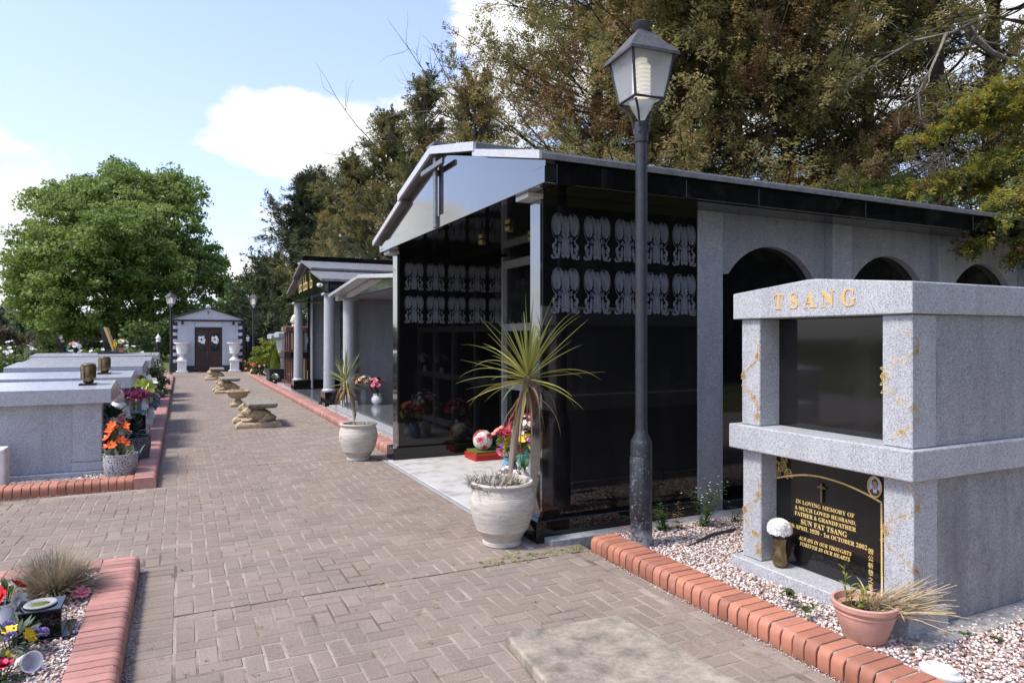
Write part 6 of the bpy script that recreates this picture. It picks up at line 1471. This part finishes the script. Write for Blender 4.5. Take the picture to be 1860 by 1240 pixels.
cypress('broad rusty green cypress directly behind the near lantern', at(1240, 15.5), 15.0, 4.6, 240, CY, .15, 60, .072, .06, (0, 0), 8, .22, .42, (20, 28), .14, toward(1240, 15.5), length=.5, wr=.32, droop=.45)
cypress('broad olive cypress behind the middle of the black roof', at(1430, 15.0), 14.0, 4.4, 240, CY, .15, 60, .072, .06, (0, 0), 10, .22, .42, (20, 28), .12, toward(1430, 15.0), length=.5, wr=.32, droop=.45)
cypress('olive cypress between the broad one and the bare trunk pair', at(1580, 16.5), 14.0, 3.8, 150, CY, .2, 56, .075, .06, (0, 0), 12, .25, .45, (16, 22), .14, toward(1580, 16.5), length=.5, wr=.32, droop=.4)
cypress('thin cypress with a bare dark trunk, left one of the trunk pair', at(1712, 14.0), 15.5, 3.4, 80, CY, .45, 30, .09, .10, (-.3, .2), 34, .45, .5, (8, 13), .14, length=.48)
cypress('thin cypress with a bare dark trunk, right one of the trunk pair', at(1800, 14.6), 15.5, 3.2, 60, CY, .45, 30, .09, .15, (.35, 0), 30, .45, .5, (8, 13), .14, length=.48)
cypress('dark cypress glimpsed through the bare trunks at the right edge', at(1900, 19.0), 9, 4.0, 90, DK, .3, 28, .13, .05, (0, 0), 8, .4, .5, (10, 15), .3, length=.6)
cypress('dark cypress filling the gap behind the broad olive one', at(1340, 21.0), 14, 4.4, 110, DK, .3, 28, .15, .05, (0, 0), 4, .4, .5, (10, 15), .3, length=.6)

# --- golden juniper sweeping over the roof end
def juniper():
    base = Vector((11.2, 4.2, -.05)); T = thing('juniper_tree', 'golden green juniper sweeping over the roof end at the right edge', 'tree', base)
    m = MB(); top = base+Vector((.2, .4, 6.5)); m.tube([base, base+Vector((.1, 0, 3)), top], [.22, .17, .06], 9)
    P, D, Q, E2, K, KD = [], [], [], [], [], []
    def plume(u0, v0, u1, v1, d0, d1, wid, n, gold):
        """a drooping branch from its root (u0,v0) to its tip (u1,v1)"""
        a = at(u0, d0, 1.6+(614-v0)/1240*d0); b = at(u1, d1, 1.6+(614-v1)/1240*d1)
        s = base.lerp(top, min(1, max(.1, (a.z-.3)/6.5))); mid = a.lerp(b, .5)+Vector((0, 0, .12)); m.tube([s, s.lerp(a, .6)+Vector((0, 0, .15)), a, mid, b], [.06, .045, .03, .018, .004], 6)
        ax = (b-a).normalized()
        for k in range(n):
            t = random.random()**.8; p = a.lerp(mid, t*2) if t < .5 else mid.lerp(b, t*2-1)
            o = Vector((random.gauss(0, 1), random.gauss(0, 1), random.gauss(0, .45)))*wid*(1.05-.8*t); d = (ax+Vector(unit(1)[0])*.7+Vector((0, 0, .12))).normalized()
            if random.random() < gold: P.append(tuple(p+o)); D.append(tuple(d))
            elif random.random() < .12: K.append(tuple(p+o)); KD.append(tuple(d))
            else: Q.append(tuple(p+o)); E2.append(tuple(d))
    plume(1900, 150, 1745, 205, 9.4, 8.8, .20, 190, .8); plume(1890, 215, 1655, 262, 9.4, 8.6, .17, 190, .75); plume(1900, 190, 1800, 215, 9.2, 8.9, .2, 120, .75)
    plume(1900, 290, 1690, 345, 9.0, 8.4, .22, 200, .45); plume(1880, 340, 1580, 372, 9.2, 8.9, .16, 190, .35); plume(1850, 350, 1480, 345, 10.2, 10.0, .15, 170, .12); plume(1800, 350, 1560, 360, 10.0, 9.6, .14, 120, .35)
    plume(1910, 360, 1762, 452, 8.4, 7.35, .14, 210, .5); plume(1910, 330, 1800, 400, 8.2, 7.5, .17, 190, .5); plume(1920, 400, 1850, 470, 8.0, 7.5, .12, 90, .5); plume(1900, 270, 1740, 330, 9.4, 8.9, .2, 150, .6)
    m.build('trunk', 'bark_dark', T, smooth=True)
    for pp, dd, mt in ((P, D, 'leaf_gold'), (Q, E2, 'leaf_juniper'), (K, KD, 'leaf_rust')):
        q = spray_quads(np.array(pp), np.array(dd), 46, .20, .065, .8, .044); quads('crown', *q[:3], mt, T, q[3], base)
leafmat('leaf_juniper', [(.1, (.035, .055, .014)), (.5, (.075, .105, .025)), (.9, (.15, .165, .035))], .6, .25, 1.5)
juniper()
def dead_bough(label, u, v, d, n):
    c = at(u, d, 1.6+(614-v)/1240*d); m = MB(); b0 = c+Vector((1.2, .4, .1)); pts = limb(m, b0, (-1, -.2, -.05), 1.3, .03, 5, .06, 8)
    for k in range(n):
        j = random.randint(2, 7); dd = Vector((random.gauss(-.8, .4), random.gauss(0, .5), random.gauss(-.35, .35))); q = limb(m, pts[j], dd, random.uniform(.35, .8), .007, 3, .16, 6, -.05)
        for w in range(5): limb(m, q[random.randint(1, 5)], dd+Vector(unit(1)[0])*.9, random.uniform(.1, .25), .0035, 3, .2, 4, -.06)
    tag(m.build('dead_bough', 'bark_grey'), label, 'dead branch', 'dead grey boughs among the cypresses')
dead_bough('drooping dead grey bough tangled above the roof end', 1720, 300, 9.6, 60)
def bare_branch(label, pix, d, r):
    m = MB(); P = [at(u, d, 1.6+(614-v)/1240*d) for u, v in pix]; m.tube(P, [r*(1-.8*i/(len(P)-1)) for i in range(len(P))], 6)
    for k in range(9):
        i = random.randint(1, len(P)-1); q = limb(m, P[i], (P[i]-P[i-1]).normalized()+Vector(unit(1)[0])*.7, random.uniform(.5, 1.1), r*.35, 4, .15, 6)
        for w in range(3): limb(m, q[random.randint(2, 5)], Vector(unit(1)[0])+(q[3]-q[2]).normalized(), .4, r*.15, 3, .2, 4)
    tag(m.build('bare_branch', 'bark_grey', smooth=True), label, 'dead branch', 'pale bare boughs before the cypress trunks')
bare_branch('long pale bare bough arching left from the trunk pair', [(1860, 40), (1790, 30), (1730, 60), (1660, 75), (1600, 110), (1555, 140)], 12.0, .05)
bare_branch('pale bare bough hanging down left of the trunk pair', [(1720, 60), (1690, 130), (1668, 170), (1672, 215), (1690, 240)], 11.6, .035)
bare_branch('thick bare bough crossing the trunk pair toward the right edge', [(1735, 20), (1770, 70), (1800, 95), (1835, 110), (1880, 128)], 12.6, .09)

# --- shrubs and background planting
def shrub(name, label, c, rx, ry, h, mat, nclump, per, size, flowers=None, group=None, low=0.0, catg='shrub', trunk='bark_dark'):
    c = Vector(c); T = thing(name, label, catg, c, group)
    d = unit(nclump); d[:, 2] = np.abs(d[:, 2]); q = (.45+.55*RNG.random(nclump))[:, None]
    cs = np.array(c)+d*q*np.array((rx, ry, h-low))*.86+np.array((0, 0, low+.06*h)); C, A, B, rn = leafcloud(cs, per, np.full(nclump, .22*min(rx, h)), size); quads('foliage', C, A, B, mat, T, rn, c)
    m = MB()
    for k in range(7): e = c+Vector((random.gauss(0, rx*.4), random.gauss(0, ry*.4), h*random.uniform(.5, .9))); m.tube([c, c.lerp(e, .5)+Vector((0, 0, h*.1)), e], [.02*h, .015*h, .004], 5)
    m.build('stems', trunk, T)
    if flowers:
        for mat_, n, r in flowers:
            m = MB()
            for k in range(n):
                dd = unit(1)[0]; dd[2] = abs(dd[2])*.9+.1; p = np.array(c)+dd*np.array((rx, ry, h))*.93; rosette(m, p, (dd[0], dd[1]-.4, dd[2]+.3), r, 6, 2, .5)
            m.build('blossoms', mat_, T)
    return T
random.seed(33)
leafmat('leaf_yellow', [(.1, (.16, .20, .02)), (.5, (.36, .36, .02)), (.9, (.55, .50, .04))], .5, .35, 2)
shrub('variegated_shrub', 'leafy variegated shrub beside the fifth low tomb', (-.72, 19.5, .05), .58, .6, 1.2, 'leaf_variegated', 70, 40, .075)
hl = [(-1.6, 25.5, 1.5), (-3.2, 25.0, 1.45), (-4.9, 24.5, 1.5), (-6.6, 23.6, 1.55), (-8.4, 23.0, 1.6), (-10.4, 22.0, 1.65), (-5.2, 28.5, 1.65), (-8.2, 28, 1.75), (-11.5, 26.5, 1.8), (-2.4, 29.5, 1.7), (-12.8, 22.5, 1.7), (-15, 27, 1.9)]
nm = ['rightmost, nearest the black post', 'behind the gold backed headstone', 'behind the smaller headstone', 'above the far end of the fifth tomb', 'left of the fifth tomb end', 'at the left edge behind the yellow shrub', 'in the second row behind the headstones', 'in the second row left of the headstones', 'in the second row far left', 'in the second row before the plane tree trunk', 'outermost on the left of the front row', 'outermost on the left of the back row']
for (x, y, h), t in zip(hl, nm): shrub('rose_bush', 'white flowering rose bush in the hedge, '+t, (x, y, -.05), 1.15, .9, h, 'leaf_rose', 55, 44, .085, [('petal_white', 26, .065), ('petal_red', 2, .06)], 'rose bushes behind the left tombs')
shrub('yellow_shrub', 'bright yellow green shrub left of the third low tomb', (-3.35, 14.6, .0), .7, .6, 1.25, 'leaf_yellow', 50, 34, .11, [('petal_white', 14, .06)]); 
shrub('flowering_shrub', 'yellow green shrub with red blossoms by the right far lamp post', (3.15, 29.0, .03), .75, .7, 1.65, 'leaf_lime', 70, 40, .085, [('petal_red', 8, .06), ('petal_salmon', 5, .05)], low=.5)
shrub('flower_pot_plant', 'peach flowering plant at the foot of the right far lamp post', (2.95, 30.2, .03), .35, .35, .7, 'leaf_green', 30, 30, .07, [('petal_peach', 12, .07)])
shrub('spiky_plant', 'dark spiky plant left of the iron gate', (2.98, 34.4, .0), .35, .35, .8, 'leaf_green', 20, 24, .16, [('petal_orange', 6, .06)])
def planter():
    c = Vector((3.02, 25.9, .03)); T = thing('planter', 'dark square planter holding two small upright conifers', 'planter', c)
    bx('box', 'black_paint', T, 2.82, 3.32, 25.4, 26.4, .03, .50)
    for (y, h, mt) in ((25.65, .75, 'leaf_lime'), (26.15, .85, 'leaf_green')):
        n = 1600; t = RNG.random(n)**.7; a = RNG.random(n)*6.283; r = .20*(1-t**2.2)*(.6+.4*RNG.random(n)); C = np.stack([3.05+r*np.cos(a), y+r*np.sin(a), .5+t*h], 1); A = np.stack([np.cos(a)*.5, np.sin(a)*.5, np.ones(n)], 1); B = np.cross(A, unit(n)); B /= np.linalg.norm(B, axis=1)[:, None]; quads('conifer', C, A*.07, B*.03, mt, T, None, c)
planter()
gift('small white cyclamen pot on the ground before the planter', (2.95, 24.9, .03), 'black_paint', .14, .09, (2.95, 24.9, .25), .14, [('petal_white', 5, .06, 'daisy')], 30, 'leaf_pale')
# far trees
def leafy(name, label, base, lobes, mat, size, per, catg='tree', group='background trees beyond the cemetery', trunk_h=2.0):
    base = Vector(base); T = thing(name, label, catg, base, group); cs, rr = [], []
    for (dx, dy, z, r) in lobes:
        n = int(8+r*r*7); d = unit(n); cs.append(np.array(base)+np.array((dx, dy, z))+d*(r*(.55+.45*RNG.random(n)))[:, None]); rr.append(np.full(n, .28*r+.25))
    C, A, B, rn = leafcloud(np.concatenate(cs), per, np.concatenate(rr), size); quads('crown', C, A, B, mat, T, rn, base)
    m = MB(); mz = max(l[2] for l in lobes); m.tube([base, base+Vector((0, 0, mz))], [.035*mz+.1, .08], 8)
    for l in lobes: m.tube([base+Vector((0, 0, trunk_h)), base+Vector(l[:3])], [.12, .04], 5)
    m.build('trunk', 'bark_dark', T, smooth=True); return T
leafy('leafy_tree', 'mid green tree right behind the chapel roof', at(445, 52, -.06), [(0, 0, 3.2, 2.4), (-1.6, 0, 2.6, 2.0), (1.6, 0, 2.8, 2.2), (2.6, 1, 4.4, 1.8), (0, 1, 5.2, 1.6), (-2.4, 0, 1.6, 1.6), (3.4, 0, 2.0, 2)], 'leaf_green', .26, 60)
leafy('leafy_tree', 'low green tree left behind the chapel', at(330, 48, -.06), [(0, 0, 1.6, 1.6), (-2.2, 0, 1.4, 1.6), (2.2, 0, 1.5, 1.7), (4, 0, 1.6, 1.6)], 'leaf_green', .24, 60)
leafy('willow_tree', 'pale blue green round tree at the far left edge', at(8, 90, -.06), [(0, 0, 3.4, 2.4), (-3, 0, 3.0, 2.4), (2.0, 0, 2.6, 2.0), (-1, 0, 4.0, 1.9)], 'leaf_bluegreen', .34, 60)
leafy('brown_shrub', 'broad brown leaved shrub at the far left edge below the pale tree', at(14, 62, -.06), [(0, 0, 1.4, 1.5), (-2.2, 0, 1.3, 1.5), (2.0, 0, 1.1, 1.2), (-.5, 0, 1.9, 1.2), (-4, 0, 1.2, 1.4)], 'leaf_brownbush', .2, 60, 'shrub')
leafy('pale_shrub', 'pale silvery shrub at the left foot of the plane tree', at(88, 54, -.06), [(0, 0, 1.2, 1.0), (.3, 0, 2.0, .8), (-.5, 0, .8, .8)], 'leaf_pale', .17, 70, 'shrub')
def far_conifer(label, u, d, h, r):
    base = at(u, d, -.06); T = thing('conifer', label, 'tree', base, 'distant pointed conifers'); n = 4200; t = RNG.random(n)**.8; a = RNG.random(n)*6.283; rad = r*(1-t)**.7*(.5+.5*RNG.random(n))*(1+.25*np.sin(t*38))
    C = np.stack([base.x+rad*np.cos(a), base.y+rad*np.sin(a), .6+t*(h-.6)], 1); A = unit(n)*.55; B = np.cross(A, unit(n)); B /= np.linalg.norm(B, axis=1)[:, None]; quads('crown', C, A, B*.35, 'leaf_farconifer', T, None, base); MB().tube([base, base+Vector((0, 0, h*.95))], [.3, .05], 6).build('trunk', 'bark_dark', T)
far_conifer('distant pointed blue green conifer nearest the left edge', 12, 120, 8.6, 2.2); far_conifer('distant pointed blue green conifer just left of the plane tree', 56, 120, 7.0, 2.2)
def hedge_row(label, u0, u1, d, h, mat, seed):
    a, b = at(u0, d, -.06), at(u1, d, -.06); n = int((b-a).length*9); t = RNG.random(n)[:, None]; cs = np.array(a)*(1-t)+np.array(b)*t+RNG.normal(size=(n, 3))*np.array((.5, .5, 0)); cs[:, 2] = RNG.random(n)*h
    C, A, B, rn = leafcloud(cs, 40, np.full(n, .55), .3); o = quads('hedge', C, A, B, mat, None, rn); tag(o, label, 'hedge', kind='stuff')
hedge_row('dark mass of far greenery behind the plane tree', -250, 480, 72, 2.2, 'leaf_green', 1)
def belt():                                             # the tree belt goes on behind the photographer, where the polished walls mirror it
    n = 1700; cs = np.stack([5+RNG.random(n)*45, -9-RNG.random(n)*6, RNG.random(n)**.8*13], 1); cs[:, 2] *= .8+.2*np.sin(cs[:, 0]*.9)
    C, A, B, rn = leafcloud(cs, 30, np.full(n, 1.1), .55); o = quads('tree_belt', C, A, B, 'leaf_dark', None, rn); tag(o, 'dark belt of trees mirrored in the black side wall', 'trees', kind='stuff')
belt()
# --- weeds near the lamp and on the gravel
def weed(label, c, h, n, mat, flower=False, spread=.35):
    c = Vector(c); T = thing('weed', label, 'weed', c, 'weeds in the gravel'); m = MB(); f = MB()
    for k in range(n):
        d = Vector((random.gauss(0, spread), random.gauss(0, spread), 1)); L_ = h*random.uniform(.6, 1.0); pts = limb(m, c+Vector((random.gauss(0, .015), random.gauss(0, .015), 0)), d, L_, .0035, 4, .07, 6)
        for q in range(16):
            j = random.randint(0, 5); p = pts[j].lerp(pts[j+1], random.random()); z = (p.z-c.z)/h; a = random.uniform(0, 6.28); m.leaf(p, (math.cos(a), math.sin(a), .35), min(1, .35+h*2.5)*(.075-.045*z)*random.uniform(.7, 1.2), min(1, .35+h*2.5)*(.022-.010*z), .7, n=3)
        if flower:
            for q in range(7):
                j = random.randint(3, 5); s = limb(m, pts[j], Vector(unit(1)[0])*.8+Vector((0, 0, .7)), random.uniform(.05, .13), .0016, 3, .1, 3)
                for w in range(6): m.leaf(s[1].lerp(s[-1], random.random()), Vector(unit(1)[0])+Vector((0, 0, .6)), .025, .003, .1, n=2)
                if random.random() < .5: rosette(f, s[-1], (0, 0, 1), .007, 4, 1, .3)
    m.build('foliage', mat, T)
    if flower: f.build('blossoms', 'petal_white', T)
weed('tall flowering weed with tiny white blooms before the grey pilaster', at(1278, 5.62, .05), .48, 9, 'leaf_green', True, .28)
weed('leafy green weed right beside the lamp post base', at(1205, 5.50, .05), .27, 7, 'leaf_green', False, .25); weed('reddish weed between the lamp post weed and the tall flowering weed', at(1236, 5.52, .05), .24, 2, 'leaf_rust', False, .2)
weed('bramble shoot creeping over the near kerb', at(1432, 3.95, .11), .07, 5, 'leaf_green', False, 1.4); weed('second bramble shoot lower on the near kerb', at(1472, 3.74, .11), .06, 4, 'leaf_green', False, 1.4)
weed('low weed in the gravel behind the white lidded tub', at(1745, 3.55, .05), .035, 3, 'leaf_green', False, .8); weed('small weed in the gravel near the right edge', at(1815, 3.5, .05), .03, 3, 'leaf_green', False, .8)
weed('low weed by the corner of the grey tomb and concrete strip', at(1332, 5.75, .05), .14, 4, 'leaf_green', False, .5)
weed('small green weed at the foot of the farther stone pot', at(690, 8.95, .0), .05, 5, 'leaf_lime', False, .9)
bpy.context.view_layer.update()
